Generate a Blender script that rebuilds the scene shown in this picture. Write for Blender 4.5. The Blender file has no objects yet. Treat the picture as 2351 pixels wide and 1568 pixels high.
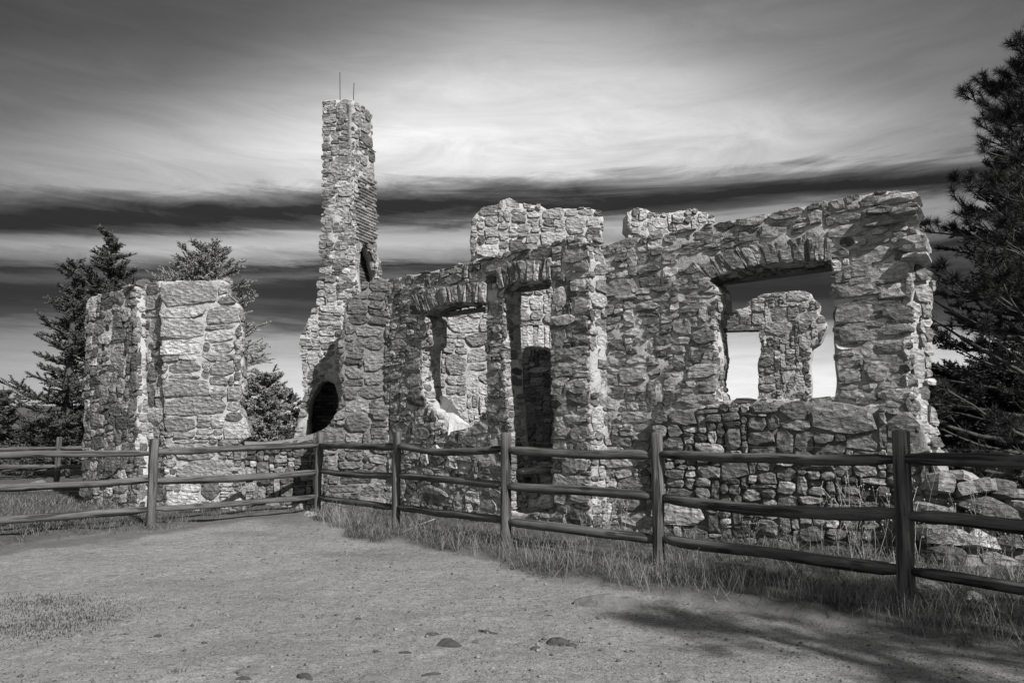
import bpy, bmesh, math, random
import numpy as np
from mathutils import Vector, Matrix, noise as mnoise

R = random.Random(7)
rad = math.radians
scene = bpy.context.scene
COL = scene.collection

# ------------------------------------------------------------------ camera
F = 1700.0; CX = 1175.5; CY = 784.0; PITCH = math.atan(201 / F); EYE = 1.27
cam = bpy.data.cameras.new('camera')
cam.sensor_width = 36.0
cam.lens = F / 2351 * 36.0
cam.clip_start = 0.05; cam.clip_end = 5000
camo = bpy.data.objects.new('camera', cam); COL.objects.link(camo)
camo.location = (0, 0, EYE)
camo.rotation_euler = (math.pi / 2 + PITCH, 0, 0)
scene.camera = camo

# ------------------------------------------------------------------ exposure
EXPOSURE = 1.35
scene.view_settings.view_transform = 'Standard'
scene.view_settings.look = 'None'
scene.view_settings.exposure = EXPOSURE
scene.view_settings.gamma = 1.0
scene.view_settings.use_curve_mapping = False

# ------------------------------------------------------------------ sun
SUN_EL = rad(36.0)
SUN_H = Vector((0.60, -0.80)).normalized()         # horizontal direction towards the sun
sun = bpy.data.lights.new('sun', 'SUN'); sun.energy = 2.9; sun.angle = rad(0.6); sun.color = (1.0, 0.99, 0.975)
suno = bpy.data.objects.new('sun', sun); COL.objects.link(suno)
TO_SUN = Vector((SUN_H.x * math.cos(SUN_EL), SUN_H.y * math.cos(SUN_EL), math.sin(SUN_EL)))
suno.rotation_euler = TO_SUN.to_track_quat('Z', 'Y').to_euler()
suno.location = (20, -10, 20)


# ------------------------------------------------------------------ node helper
class G:
    """small expression builder for shader node trees"""
    def __init__(s, nt): s.nt = nt; s.n = nt.nodes; s.l = nt.links
    def node(s, t, **kw):
        n = s.n.new(t)
        for k, v in kw.items(): setattr(n, k, v)
        return n
    def put(s, sock, v):
        if isinstance(v, (int, float)): sock.default_value = v
        elif isinstance(v, (tuple, list)): sock.default_value = v
        else: s.l.new(v, sock)
    def m(s, op, a, b=None, c=None, clamp=False):
        n = s.node('ShaderNodeMath', operation=op, use_clamp=clamp)
        s.put(n.inputs[0], a)
        if b is not None: s.put(n.inputs[1], b)
        if c is not None: s.put(n.inputs[2], c)
        return n.outputs[0]
    def add(s, a, b): return s.m('ADD', a, b)
    def sub(s, a, b): return s.m('SUBTRACT', a, b)
    def mul(s, a, b): return s.m('MULTIPLY', a, b)
    def vm(s, op, a, b):
        n = s.node('ShaderNodeVectorMath', operation=op)
        s.put(n.inputs[0], a); s.put(n.inputs[1], b)
        return n.outputs[0]
    def noise(s, vec, scale, detail=4, rough=0.55, dist=0.0, ntype='FBM'):
        n = s.node('ShaderNodeTexNoise')
        try: n.noise_type = ntype
        except Exception: pass
        if vec is not None: s.l.new(vec, n.inputs['Vector'])
        n.inputs['Scale'].default_value = scale; n.inputs['Detail'].default_value = detail
        n.inputs['Roughness'].default_value = rough; n.inputs['Distortion'].default_value = dist
        return n.outputs[0]
    def gn(s, v, k):        # contrast about the middle
        return s.m('ADD', s.m('MULTIPLY', s.m('SUBTRACT', v, .5), k), .5, clamp=True)
    def voro(s, vec, scale, feature='F1'):
        n = s.node('ShaderNodeTexVoronoi', feature=feature)
        s.l.new(vec, n.inputs['Vector']); n.inputs['Scale'].default_value = scale
        return n.outputs['Distance']
    def comb(s, x, y, z):
        n = s.node('ShaderNodeCombineXYZ')
        s.put(n.inputs[0], x); s.put(n.inputs[1], y); s.put(n.inputs[2], z)
        return n.outputs[0]
    def sep(s, v):
        n = s.node('ShaderNodeSeparateXYZ'); s.l.new(v, n.inputs[0]); return n.outputs
    def ramp(s, fac, stops, interp='LINEAR'):
        n = s.node('ShaderNodeValToRGB'); cr = n.color_ramp; cr.interpolation = interp
        s.put(n.inputs[0], fac)
        while len(cr.elements) > 1: cr.elements.remove(cr.elements[-1])
        cr.elements[0].position = stops[0][0]; v = stops[0][1]; cr.elements[0].color = (v, v, v, 1)
        for p, v in stops[1:]:
            e = cr.elements.new(p); e.color = (v, v, v, 1)
        return n.outputs[0]
    def mix(s, f, a, b):        # scalar mix
        n = s.node('ShaderNodeMix', data_type='FLOAT')
        s.put(n.inputs[0], f); s.put(n.inputs[2], a); s.put(n.inputs[3], b)
        return n.outputs[0]
    def smooth(s, v, a, b):
        n = s.node('ShaderNodeMapRange', interpolation_type='SMOOTHSTEP')
        s.put(n.inputs[0], v); s.put(n.inputs[1], a); s.put(n.inputs[2], b)
        return n.outputs[0]


# ------------------------------------------------------------------ world: streaked cloud sky (monochrome, as through a red filter)
world = bpy.data.worlds.new('World'); scene.world = world; world.use_nodes = True
nt = world.node_tree; nt.nodes.clear(); g = G(nt)
tc = g.node('ShaderNodeTexCoord').outputs['Generated']
X, Y, Z = g.sep(tc)
rr_ = g.m('SQRT', g.add(g.mul(Y, Y), g.mul(g.mul(X, X), .12)))
el = g.mul(g.m('ARCTAN2', Z, rr_), 57.2958)
az = g.mul(g.m('ARCTAN2', X, Y), 57.2958)
# soft streak noise, in direction space (seamless: built on the direction vector itself)
hz = g.m('MAXIMUM', Z, 0.0)
vs = g.comb(g.mul(X, 1.6), g.mul(Y, 1.6), g.mul(Z, 11.0))
n1 = g.noise(vs, 1.1, 5, 0.5, 0.6)
vs2 = g.comb(g.mul(X, 3.0), g.mul(Y, 3.0), g.mul(Z, 42.0))
n2 = g.noise(vs2, 1.3, 6, 0.6, 0.8)
n3 = g.noise(g.comb(g.mul(X, 2.0), g.mul(Y, 2.0), g.mul(Z, 4.5)), 1.0, 4, 0.5, 0.5)
hiw = g.smooth(el, 10.0, 16.0)
# the upper bands climb gently to the right
elt = g.add(el, g.mul(g.mul(g.m('MAXIMUM', g.m('MINIMUM', g.sub(az, -2.0), 40.0), -40.0), -0.045), hiw))
elt = g.add(elt, g.mul(g.sub(n1, 0.5), 3.6))
n4 = g.noise(g.comb(g.mul(X, 2.0), g.mul(Y, 2.0), g.mul(Z, 9.0)), 2.6, 10, .66, 1.2)
elt = g.add(elt, g.add(g.mul(g.sub(n2, 0.5), 2.2), g.mul(g.sub(n4, 0.5), 1.9)))
stops_d = [(-90, .30), (-4, .45), (-1.5, .98), (1.5, 1.0), (4.6, .97), (6.6, .78), (8.6, .30), (10.2, .12), (11.3, .19), (12.0, .36), (12.8, .13),
           (13.5, .56), (15.0, .74), (15.8, .55), (16.4, .13), (17.8, .16), (18.6, .42), (19.8, .82), (22.6, .91), (25.7, .86),
           (28.5, .78), (31.5, .66), (38, .58), (55, .55), (90, .55)]  # stops above the view raised for fill light
band = g.ramp(g.m('DIVIDE', g.add(elt, 90.0), 180.0), [((a + 90) / 180, v ** 2.2) for a, v in stops_d], 'EASE')
# clouds brightest ahead, thinning to either side within view (azimuth centre drifts with height)
cen = g.mix(g.smooth(el, 5.0, 14.0), 9.0, g.mul(g.sub(el, 20.0), 0.5))
da = g.sub(az, cen)
side = g.m('EXPONENT', g.mul(g.m('POWER', g.m('DIVIDE', g.m('ABSOLUTE', da), g.mix(g.smooth(el, 18.0, 30.0), 37.0, 27.0)), 2.2), -1.0))
side = g.m('MAXIMUM', g.add(g.mul(side, 0.72), 0.28), g.mul(g.smooth(g.m('ABSOLUTE', az), 42.0, 80.0), 0.95))  # sky out of view brightened again to fill the shaded walls
tex = g.mul(g.add(0.55, g.mul(n3, 0.90)), g.add(.66, g.mul(n4, .68)))
aa = g.m('MINIMUM', g.m('SQRT', g.add(g.mul(az, az), 60.0)), 40.0)
upe = g.add(el, g.add(g.mul(aa, .36), g.mul(g.sub(n3, .5), 7.0)))
fade = g.mul(g.smooth(upe, 27.5, 37.0), g.sub(1.0, g.smooth(g.m('ABSOLUTE', az), 42.0, 75.0)))
tex = g.mul(tex, g.sub(1.0, g.mul(fade, .55)))
cl = g.mul(g.mul(band, side), tex)
sky = g.node('ShaderNodeTexSky', sky_type='NISHITA'); sky.sun_disc = False
sky.sun_elevation = SUN_EL; sky.sun_rotation = math.atan2(SUN_H.x, SUN_H.y)
bw = g.node('ShaderNodeRGBToBW'); nt.links.new(sky.outputs[0], bw.inputs[0])
SKY_STRENGTH = 0.1
tot = g.add(g.mul(cl, 1.0 / SKY_STRENGTH / 2 ** EXPOSURE), g.mul(bw.outputs[0], 0.022))
bg = g.node('ShaderNodeBackground'); bg.inputs['Strength'].default_value = SKY_STRENGTH
wo = g.node('ShaderNodeOutputWorld')
nt.links.new(g.comb(tot, tot, tot), bg.inputs['Color']); nt.links.new(bg.outputs[0], wo.inputs[0])


# ------------------------------------------------------------------ materials
def new_mat(name):
    m = bpy.data.materials.new(name); m.use_nodes = True
    nt = m.node_tree; nt.nodes.clear(); g = G(nt)
    b = g.node('ShaderNodeBsdfPrincipled'); o = g.node('ShaderNodeOutputMaterial')
    nt.links.new(b.outputs[0], o.inputs[0])
    b.inputs['Specular IOR Level'].default_value = 0.2
    return m, g, b
def finish(g, b, val, rough, height=None, strength=0.5, dist=0.01, tint=(1.0, 0.995, 0.985)):
    c = g.comb(g.mul(val, tint[0]), g.mul(val, tint[1]), g.mul(val, tint[2]))
    g.l.new(c, b.inputs['Base Color'])
    b.inputs['Roughness'].default_value = rough
    if height is not None:
        bp = g.node('ShaderNodeBump'); bp.inputs['Strength'].default_value = strength; bp.inputs['Distance'].default_value = dist
        g.l.new(height, bp.inputs['Height']); g.l.new(bp.outputs[0], b.inputs['Normal'])
def rand_island(g):
    a = g.node('ShaderNodeNewGeometry').outputs['Random Per Island']
    o = g.node('ShaderNodeObjectInfo').outputs['Random']
    return g.m('FRACT', g.add(a, o))
def pos(g): return g.node('ShaderNodeNewGeometry').outputs['Position']

def stone_mat(name, lo, mid, hi, wear=1.0):
    m, g, b = new_mat(name)
    r = rand_island(g); p = pos(g)
    r2 = g.m('FRACT', g.mul(r, 37.7))
    off = g.comb(g.mul(r, 31.0), g.mul(r2, 17.0), g.mul(r, -23.0))
    pv = g.vm('ADD', p, off)
    px, py, pz = g.sep(pv)
    strata = g.comb(g.add(g.mul(px, 5.0), g.mul(pz, g.mul(g.sub(r2, .5), 8.0))), g.mul(py, 5.0), g.mul(pz, 22.0))
    nb = g.noise(pv, 9, 5, .6)
    nst = g.noise(strata, 1.6, 5, .65, .6)
    nf = g.noise(pv, 75, 5, .7)
    sp = g.noise(pv, 210, 2, .5)
    base = g.ramp(r, [(0, lo), (.16, lo * 1.25), (.3, mid * .85), (.7, mid), (.9, hi), (1, hi)])
    f = g.add(.28, g.add(g.mul(g.gn(nb, 2.6), .38), g.add(g.mul(g.gn(nst, 3.0), .50), g.add(g.mul(g.gn(nf, 4.0), .40), g.mul(g.gn(sp, 3.0), .15)))))
    dark = g.smooth(nb, .60, .70)
    f = g.mul(f, g.sub(1.0, g.mul(dark, .45 * wear)))
    lichen = g.mul(g.smooth(g.noise(pv, 14, 5, .7), .60, .66), .5)
    val = g.mul(base, f)
    val = g.mix(lichen, val, hi * 1.05)
    fc = g.voro(g.vm('ADD', g.vm('MULTIPLY', pv, (1, 1, 1.6)), g.comb(g.mul(nb, .12), g.mul(nst, .12), 0)), 13)
    ck = g.smooth(g.noise(strata, 3.1, 4, .6, 1.2, 'RIDGED_MULTIFRACTAL'), .9, 1.5)
    h = g.add(g.add(g.mul(nst, 1.0), g.mul(nb, .9)), g.add(g.mul(nf, .34), g.add(g.mul(fc, 1.2), g.mul(sp, .05))))
    finish(g, b, val, .9, h, 1.0, .034)
    return m
M = {}
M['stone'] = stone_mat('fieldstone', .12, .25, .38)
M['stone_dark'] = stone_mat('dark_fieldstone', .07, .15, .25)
M['stone_light'] = stone_mat('pale_fieldstone', .21, .33, .43, .7)

def mortar_mat(name, v, sc=1.0, rough_h=.013):
    m, g, b = new_mat(name); p = pos(g)
    n1 = g.noise(p, 3.2, 5, .6); n2 = g.noise(p, 22, 6, .7); n3 = g.noise(p, 120, 4, .7)
    st = g.smooth(g.noise(g.vm('MULTIPLY', p, (3, 3, .8)), 1.5, 5, .6), .55, .72)
    val = g.mul(v, g.add(.45, g.add(g.mul(g.gn(n1, 2), .30), g.add(g.mul(g.gn(n2, 2.2), .30), g.mul(g.gn(n3, 2.4), .30)))))
    val = g.mul(val, g.sub(1.0, g.mul(st, .30)))
    finish(g, b, val, .95, g.add(g.add(g.mul(n2, 1.5), g.mul(g.noise(p, 9, 4, .6), 2.2)), g.mul(n3, .5)), 1.0, rough_h)
    return m
M['mortar'] = mortar_mat('lime_mortar', .41)
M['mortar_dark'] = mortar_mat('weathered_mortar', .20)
M['plaster'] = mortar_mat('pale_plaster', .72, 1, .006)

m, g, b = new_mat('clay_brick'); r = rand_island(g); p = pos(g)
n = g.noise(p, 40, 5, .6)
val = g.mul(g.ramp(r, [(0, .075), (.3, .11), (.7, .15), (1, .24)]), g.add(.6, g.mul(n, .8)))
finish(g, b, val, .9, n, .8, .008); M['brick'] = m
m, g, b = new_mat('sooty_brick'); r = rand_island(g); p = pos(g)
n = g.noise(p, 40, 5, .6)
val = g.mul(g.ramp(r, [(0, .03), (.5, .06), (1, .11)]), g.add(.6, g.mul(n, .8)))
finish(g, b, val, .85, n, .8, .008); M['brick_soot'] = m
m, g, b = new_mat('soot'); finish(g, b, g.mul(.022, g.add(.5, g.noise(pos(g), 9, 4))), .95); M['soot'] = m  # soot, also used for the shade in the put-log holes

def wood_mat(name, v):
    m, g, b = new_mat(name)
    oc = g.node('ShaderNodeTexCoord').outputs['Object']
    rr = g.node('ShaderNodeObjectInfo').outputs['Random']
    pv = g.vm('ADD', oc, g.comb(g.mul(rr, 20), g.mul(rr, 7), 0))
    x, y, z = g.sep(pv)
    st = g.comb(g.mul(x, 1.1), g.mul(y, 26), g.mul(z, 26))
    grain = g.noise(st, 1.6, 6, .7, .7)
    crack = g.smooth(g.noise(g.comb(g.mul(x, .7), g.mul(y, 15), g.mul(z, 15)), 1.5, 3, .5, .4), .54, .61)
    blotch = g.noise(pv, 3.0, 4, .6)
    knot = g.smooth(g.voro(g.comb(g.mul(x, 2.2), g.mul(y, 6), g.mul(z, 6)), 1.0), .10, .20)
    val = g.mul(v, g.add(.35, g.add(g.mul(g.gn(grain, 4.0), .8), g.mul(g.gn(blotch, 2.2), .5))))
    val = g.mul(val, g.sub(1.0, g.mul(crack, .68)))
    val = g.mul(val, g.add(.45, g.mul(knot, .55)))
    h = g.sub(g.add(g.mul(grain, .7), g.mul(knot, .2)), g.mul(crack, 1.2))
    finish(g, b, val, .8, h, .9, .006)
    return m
M['wood'] = wood_mat('weathered_rail_wood', .080)
M['timber'] = wood_mat('old_timber', .10)
M['deadwood'] = wood_mat('bleached_deadwood', .26)

m, g, b = new_mat('bark'); p = pos(g)
n = g.noise(g.vm('MULTIPLY', p, (9, 9, 2.5)), 2.0, 5, .65)
finish(g, b, g.mul(.07, g.add(.4, n)), .95, n, 1, .03); M['bark'] = m
def leaf_mat(name, v, trans=.0):
    m, g, b = new_mat(name); r = g.node('ShaderNodeNewGeometry').outputs['Random Per Island']
    n = g.noise(pos(g), 1.5, 3)
    finish(g, b, g.mul(v, g.add(g.add(.45, g.mul(r, .6)), g.mul(n, .6))), .6)
    return m
M['needle'] = leaf_mat('fir_needles', .075)
M['needle_pale'] = leaf_mat('pale_juniper_foliage', .22)
M['needle_dark'] = leaf_mat('pine_needles', .024)
M['grass'] = leaf_mat('dry_grass', .15)
M['grass_dark'] = leaf_mat('green_grass', .035)
M['weed'] = leaf_mat('dry_weed_stalk', .26)
m, g, b = new_mat('galvanised_steel'); b.inputs['Metallic'].default_value = .7
finish(g, b, g.mul(.20, g.add(.7, g.mul(g.noise(pos(g), 8), .5))), .5); M['metal'] = m
m, g, b = new_mat('rusty_iron'); finish(g, b, g.mul(.05, g.add(.7, g.mul(g.noise(pos(g), 30), .8))), .8); M['iron'] = m


# ------------------------------------------------------------------ object helpers
def tag(o, label=None, cat=None, group=None, kind=None):
    if label: o['label'] = label
    if cat: o['category'] = cat
    if group: o['group'] = group
    if kind: o['kind'] = kind
    return o
def empty(name, loc, label, cat, group=None):
    o = bpy.data.objects.new(name, None); COL.objects.link(o); o.location = loc; o.empty_display_size = .1
    return tag(o, label, cat, group)
def mesh_obj(name, verts, faces, mat, parent=None, smooth=False, kind=None, center=True):
    """link one mesh object; vertices are given in world space, the origin goes to their centre (or to 0)"""
    v = np.asarray(verts, dtype=float)
    c = v.mean(axis=0) if center else np.zeros(3)
    me = bpy.data.meshes.new(name); me.from_pydata((v - c).tolist(), [], faces)
    me.materials.append(mat)
    if smooth: me.polygons.foreach_set('use_smooth', [True] * len(me.polygons))
    o = bpy.data.objects.new(name, me); COL.objects.link(o)
    if parent is not None:
        o.parent = parent; o.location = Vector(c) - parent.location
    else: o.location = c
    if kind: o['kind'] = kind
    return o
class MB:
    def __init__(s): s.v = []; s.f = []
    def add(s, v, f):
        k = len(s.v); s.v.extend([tuple(x) for x in v]); s.f.extend([tuple(i + k for i in q) for q in f])
    def build(s, name, mat, parent=None, smooth=False, kind=None, center=True):
        return mesh_obj(name, s.v, s.f, mat, parent, smooth, kind, center)

def ray(px, py):
    a = (px - CX) / F; b = (CY - py) / F
    return Vector((a, math.cos(PITCH) - b * math.sin(PITCH), math.sin(PITCH) + b * math.cos(PITCH)))
CAM = Vector((0, 0, EYE))
def on_ground(px, py, h=0.0):
    r = ray(px, py); t = (h - EYE) / r.z
    return Vector((r.x * t, r.y * t, h))
def at_y(px, py, Yd):
    r = ray(px, py); t = Yd / r.y
    return CAM + r * t
def to_px(p):
    d = p - CAM
    f = d.y * math.cos(PITCH) + d.z * math.sin(PITCH); u = -d.y * math.sin(PITCH) + d.z * math.cos(PITCH)
    if f < .05: return (-9999, -9999)
    return (CX + d.x / f * F, CY - u / f * F)

class Plane:
    """vertical wall plane through P with horizontal direction D (to the right); normal faces the camera side"""
    def __init__(s, P, D):
        s.P = Vector((P[0], P[1], 0)); s.D = Vector((D[0], D[1], 0)).normalized()
        s.N = Vector((s.D.y, -s.D.x, 0))
    def uv(s, px, py):
        r = ray(px, py); t = (s.P - CAM).dot(s.N) / r.dot(s.N)
        q = CAM + r * t
        return ((q - s.P).dot(s.D), q.z)
    def pt(s, u, v, off=0.0): return s.P + s.D * u + Vector((0, 0, v)) + s.N * off
    def moved(s, off):
        q = s.P + s.N * off
        return Plane((q.x, q.y), (s.D.x, s.D.y))

def inpoly(pts, poly):
    x = pts[:, 0]; y = pts[:, 1]; c = np.zeros(len(pts), bool); n = len(poly); j = n - 1
    for i in range(n):
        xi, yi = poly[i]; xj, yj = poly[j]
        if yi != yj:
            k = ((yi > y) != (yj > y)) & (x < (xj - xi) * (y - yi) / (yj - yi) + xi)
            c ^= k
        j = i
    return c
def nearest(pts, polys):
    best = np.full(len(pts), 1e9); q = pts.copy()
    for poly in polys:
        a = np.array(poly); b = np.roll(a, -1, axis=0)
        for p0, p1 in zip(a, b):
            d = p1 - p0; L = (d * d).sum()
            if L < 1e-12: continue
            t = np.clip(((pts - p0) @ d) / L, 0, 1)
            c = p0 + t[:, None] * d; dd = np.hypot(*(pts - c).T)
            k = dd < best; best[k] = dd[k]; q[k] = c[k]
    return q, best
def nz(x, y, z=0.0): return mnoise.noise(Vector((x, y, z)))
def fbm(x, y, z, o=4):
    return mnoise.fractal(Vector((x, y, z)), .8, 2.0, o)

# ---------- stone packing: irregular coursed rubble, laid stone by stone on a skyline
def pack(L, v0, v1, hfun, asp, rnd):
    c = .025; n = max(1, int(L / c)); sky = [v0] * n; out = []
    guard = 0
    while guard < 20000:
        guard += 1
        mn = min(sky)
        if mn >= v1: break
        i0 = sky.index(mn); i1 = i0
        while i1 < n and sky[i1] <= mn + .012: i1 += 1
        run = (i1 - i0) * c
        hl = sky[i0 - 1] if i0 > 0 else 99; hr = sky[i1] if i1 < n else 99
        hm = hfun(mn)
        h = hm * math.exp(rnd.gauss(0, .46)); h = min(max(h, .045), .40)
        w = h * rnd.uniform(*asp); w = max(w, .07)
        if rnd.random() < .14: h *= .5; w *= 1.1
        if run - w < .07: w = run
        if w < .06 or run < .06:
            t = min(hl, hr)
            if t > 90: t = mn + h
            h = max(.03, min(t - mn, hm * 1.6))
        for nb in (hl, hr):
            if abs(mn + h - nb) < .028: h = max(.03, nb - mn)
        k = max(1, int(round(w / c))); k = min(k, i1 - i0)
        if rnd.random() < .5 and k < i1 - i0: j0 = i1 - k
        else: j0 = i0
        out.append((j0 * c, mn, k * c, h))
        for i in range(j0, j0 + k): sky[i] = mn + h
    return out

class StoneSink:
    """collects the stones of one thing; the 300 that show largest become parts, the rest one mesh"""
    def __init__(s): s.items = []
    def flush(s, parent, mat, name='stone', limit=300):
        s.items.sort(key=lambda t: -t[0])
        for sz, v, f, m in s.items[:limit]: mesh_obj(name, v, f, m or mat, parent)
        rest = s.items[limit:]
        by = {}
        for sz, v, f, m in rest: by.setdefault((m or mat).name, []).append((v, f))
        for mn_, lst in by.items():
            mb = MB()
            for v, f in lst: mb.add(v, f)
            mb.build('small_stones', bpy.data.materials[mn_], parent, kind='stuff')

def stone_geo(fmap, poly, proud, rnd, back=.05, rough=1.0):
    """poly: list of (u,v); fmap(u,v,off)->Vector. A faceted rubble stone of about 45 triangles."""
    n = len(poly); cu = sum(p[0] for p in poly) / n; cv = sum(p[1] for p in poly) / n
    size = math.sqrt(max(1e-6, (max(p[0] for p in poly) - min(p[0] for p in poly)) * (max(p[1] for p in poly) - min(p[1] for p in poly))))
    tu = rnd.uniform(-.14, .14) * rough; tv = rnd.uniform(-.18, .12) * rough
    kt = min(1.0, .16 / max(size, .01)); tu *= kt; tv *= kt; rough *= min(1.0, .2 / max(size, .01))
    V = []
    for (u, v) in poly: V.append(fmap(cu + (u - cu) * .94, cv + (v - cv) * .94, -back))
    for (u, v) in poly:
        o = proud * rnd.uniform(.55, .9) - .002 + (u - cu) * tu * .9 + (v - cv) * tv * .9
        V.append(fmap(u, v, o))
    k = rnd.uniform(.78, .92)
    su = rnd.uniform(-.1, .1) * size; sv = rnd.uniform(-.1, .1) * size
    for (u, v) in poly:
        kk = min(.98, k * rnd.uniform(.86, 1.08))
        uu = cu + (u - cu) * kk + su; vv = cv + (v - cv) * kk + sv
        o = proud * rnd.uniform(.85, 1.15) + (uu - cu) * tu + (vv - cv) * tv + rnd.uniform(-.05, .05) * size * rough
        V.append(fmap(uu, vv, o))
    V.append(fmap(cu + su * 2, cv + sv * 2, proud * rnd.uniform(.9, 1.3) + rnd.uniform(-.04, .05) * size * rough))
    Fs = []
    for i in range(n):
        j = (i + 1) % n
        Fs.append((i, j, n + j, n + i))
        if rnd.random() < .5: Fs.append((n + i, n + j, 2 * n + j)); Fs.append((n + i, 2 * n + j, 2 * n + i))
        else: Fs.append((n + i, n + j, 2 * n + i)); Fs.append((n + j, 2 * n + j, 2 * n + i))
        Fs.append((2 * n + i, 2 * n + j, 3 * n))
    return V, Fs

def rect_poly(u, v, w, h, gap, rnd, rnd_k=.35, jit=.10):
    """an irregular stone outline inside a cell"""
    n = rnd.choice((7, 8, 8, 9, 10))
    cu = u + w / 2; cv = v + h / 2; a = w / 2 - gap; b = h / 2 - gap
    a = max(a, .012); b = max(b, .01)
    e = rnd.uniform(rnd_k, rnd_k + .30)     # 0 = rectangle, 1 = ellipse
    ph = rnd.uniform(0, 1); P = []
    skew = rnd.uniform(-.28, .28)
    for i in range(n):
        t = 2 * math.pi * (i + ph + rnd.uniform(-.22, .22)) / n
        c, s_ = math.cos(t), math.sin(t)
        q = max(abs(c), abs(s_)); rr = (1 - e) * (1 / q) + e * 1.0
        rr = min(rr, 1.36)
        rr *= 1 + rnd.uniform(-jit, jit * .6)
        x = c * rr; y = s_ * rr
        x = max(-1.02, min(1.02, x + skew * y * .35)); y = max(-1.02, min(1.02, y))
        P.append((cu + x * a, cv + y * b))
    return P

NRL = np.random.RandomState(8)
def lay(fmap, L, v0, v1, sink, hfun=lambda v: .13, asp=(1.1, 2.9), gap=.004, proud=(.004, .035), outline=None, holes=(), excl=(),
        back=.06, warp=.045, seed=0, round_k=.0, jit=.13, u0=0.0, front=True, keep=1.0, matf=None, need_px=3, rough=1.0, vis=None):
    rnd = random.Random(seed); sd = seed * 3.17
    for (u, v, w, h) in pack(L, v0, v1, hfun, asp, rnd):
        if rnd.random() > keep: continue
        u += u0
        P = rect_poly(u, v, w, h, gap * rnd.uniform(.6, 1.5), rnd, round_k, jit)
        P = [(a + warp * nz(a * 1.7 + sd, b * 1.7), b + warp * nz(a * 1.7, b * 1.7 + 40 + sd)) for a, b in P]
        pts = np.array(P); cu, cv = pts.mean(axis=0)
        if outline is not None:
            ok = inpoly(pts, outline)
            for hh in holes: ok &= ~inpoly(pts, hh)
            if ok.mean() < .25: continue
            cc = np.array([[cu, cv]])
            if any(inpoly(cc, e)[0] for e in excl): continue
            if not ok.all():
                def inside(Q):
                    r_ = inpoly(Q, outline)
                    for hh in holes: r_ &= ~inpoly(Q, hh)
                    return r_
                c_ = pts[ok].mean(axis=0)
                if not inside(c_[None])[0]: continue
                lo_ = np.zeros(len(pts)); hi_ = np.ones(len(pts)); lo_[ok] = 1.0
                for _ in range(7):
                    md = (lo_ + hi_) / 2; g_ = inside(c_ + (pts - c_) * md[:, None]); lo_ = np.where(g_ | ok, np.where(ok, 1.0, md), lo_); hi_ = np.where(g_, hi_, md)
                ln = np.hypot(*(pts - c_).T)
                ext = np.where(ok, 0, np.minimum(1 - lo_, NRL.uniform(0, .022, len(pts)) / np.maximum(ln, 1e-3)))
                pts = c_ + (pts - c_) * (lo_ + ext)[:, None]
                if (ln * lo_).max() < .03: continue
                P = [tuple(p) for p in pts]; cu, cv = pts.mean(axis=0)
        c0 = fmap(cu, cv, 0); c1 = fmap(cu, cv, .05); nn = (c1 - c0)
        if nn.dot(CAM - c0) < -.004 and front: continue
        a = to_px(c0)
        if a[0] < -120 or a[0] > 2480 or a[1] < -80 or a[1] > 1640: continue
        if vis is not None and not any(x0 <= a[0] <= x1 and y0 <= a[1] <= y1 for x0, y0, x1, y1 in vis): continue
        pr = rnd.uniform(*proud)
        V, Fs = stone_geo(fmap, P, pr, rnd, back, rough)
        q = [to_px(x) for x in V[len(P):2 * len(P)]]
        area = .5 * abs(sum(q[i][0] * q[(i + 1) % len(q)][1] - q[(i + 1) % len(q)][0] * q[i][1] for i in range(len(q))))
        if area < need_px: continue
        sink.items.append((area, V, Fs, matf(rnd, cu, cv) if matf else None))

def resample(poly, step, rnd=None, amp=0.0, fix=0.0):
    out = []
    n = len(poly)
    for i in range(n):
        a = poly[i]; b = poly[(i + 1) % n]; d = math.hypot(b[0] - a[0], b[1] - a[1]); k = max(1, int(d / step))
        for j in range(k):
            t = j / k; p = (a[0] + (b[0] - a[0]) * t, a[1] + (b[1] - a[1]) * t)
            if rnd and p[1] > fix + .05:
                p = (p[0] + rnd.uniform(-amp, amp), p[1] + rnd.uniform(-amp, amp))
            out.append(p)
    return out

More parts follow.
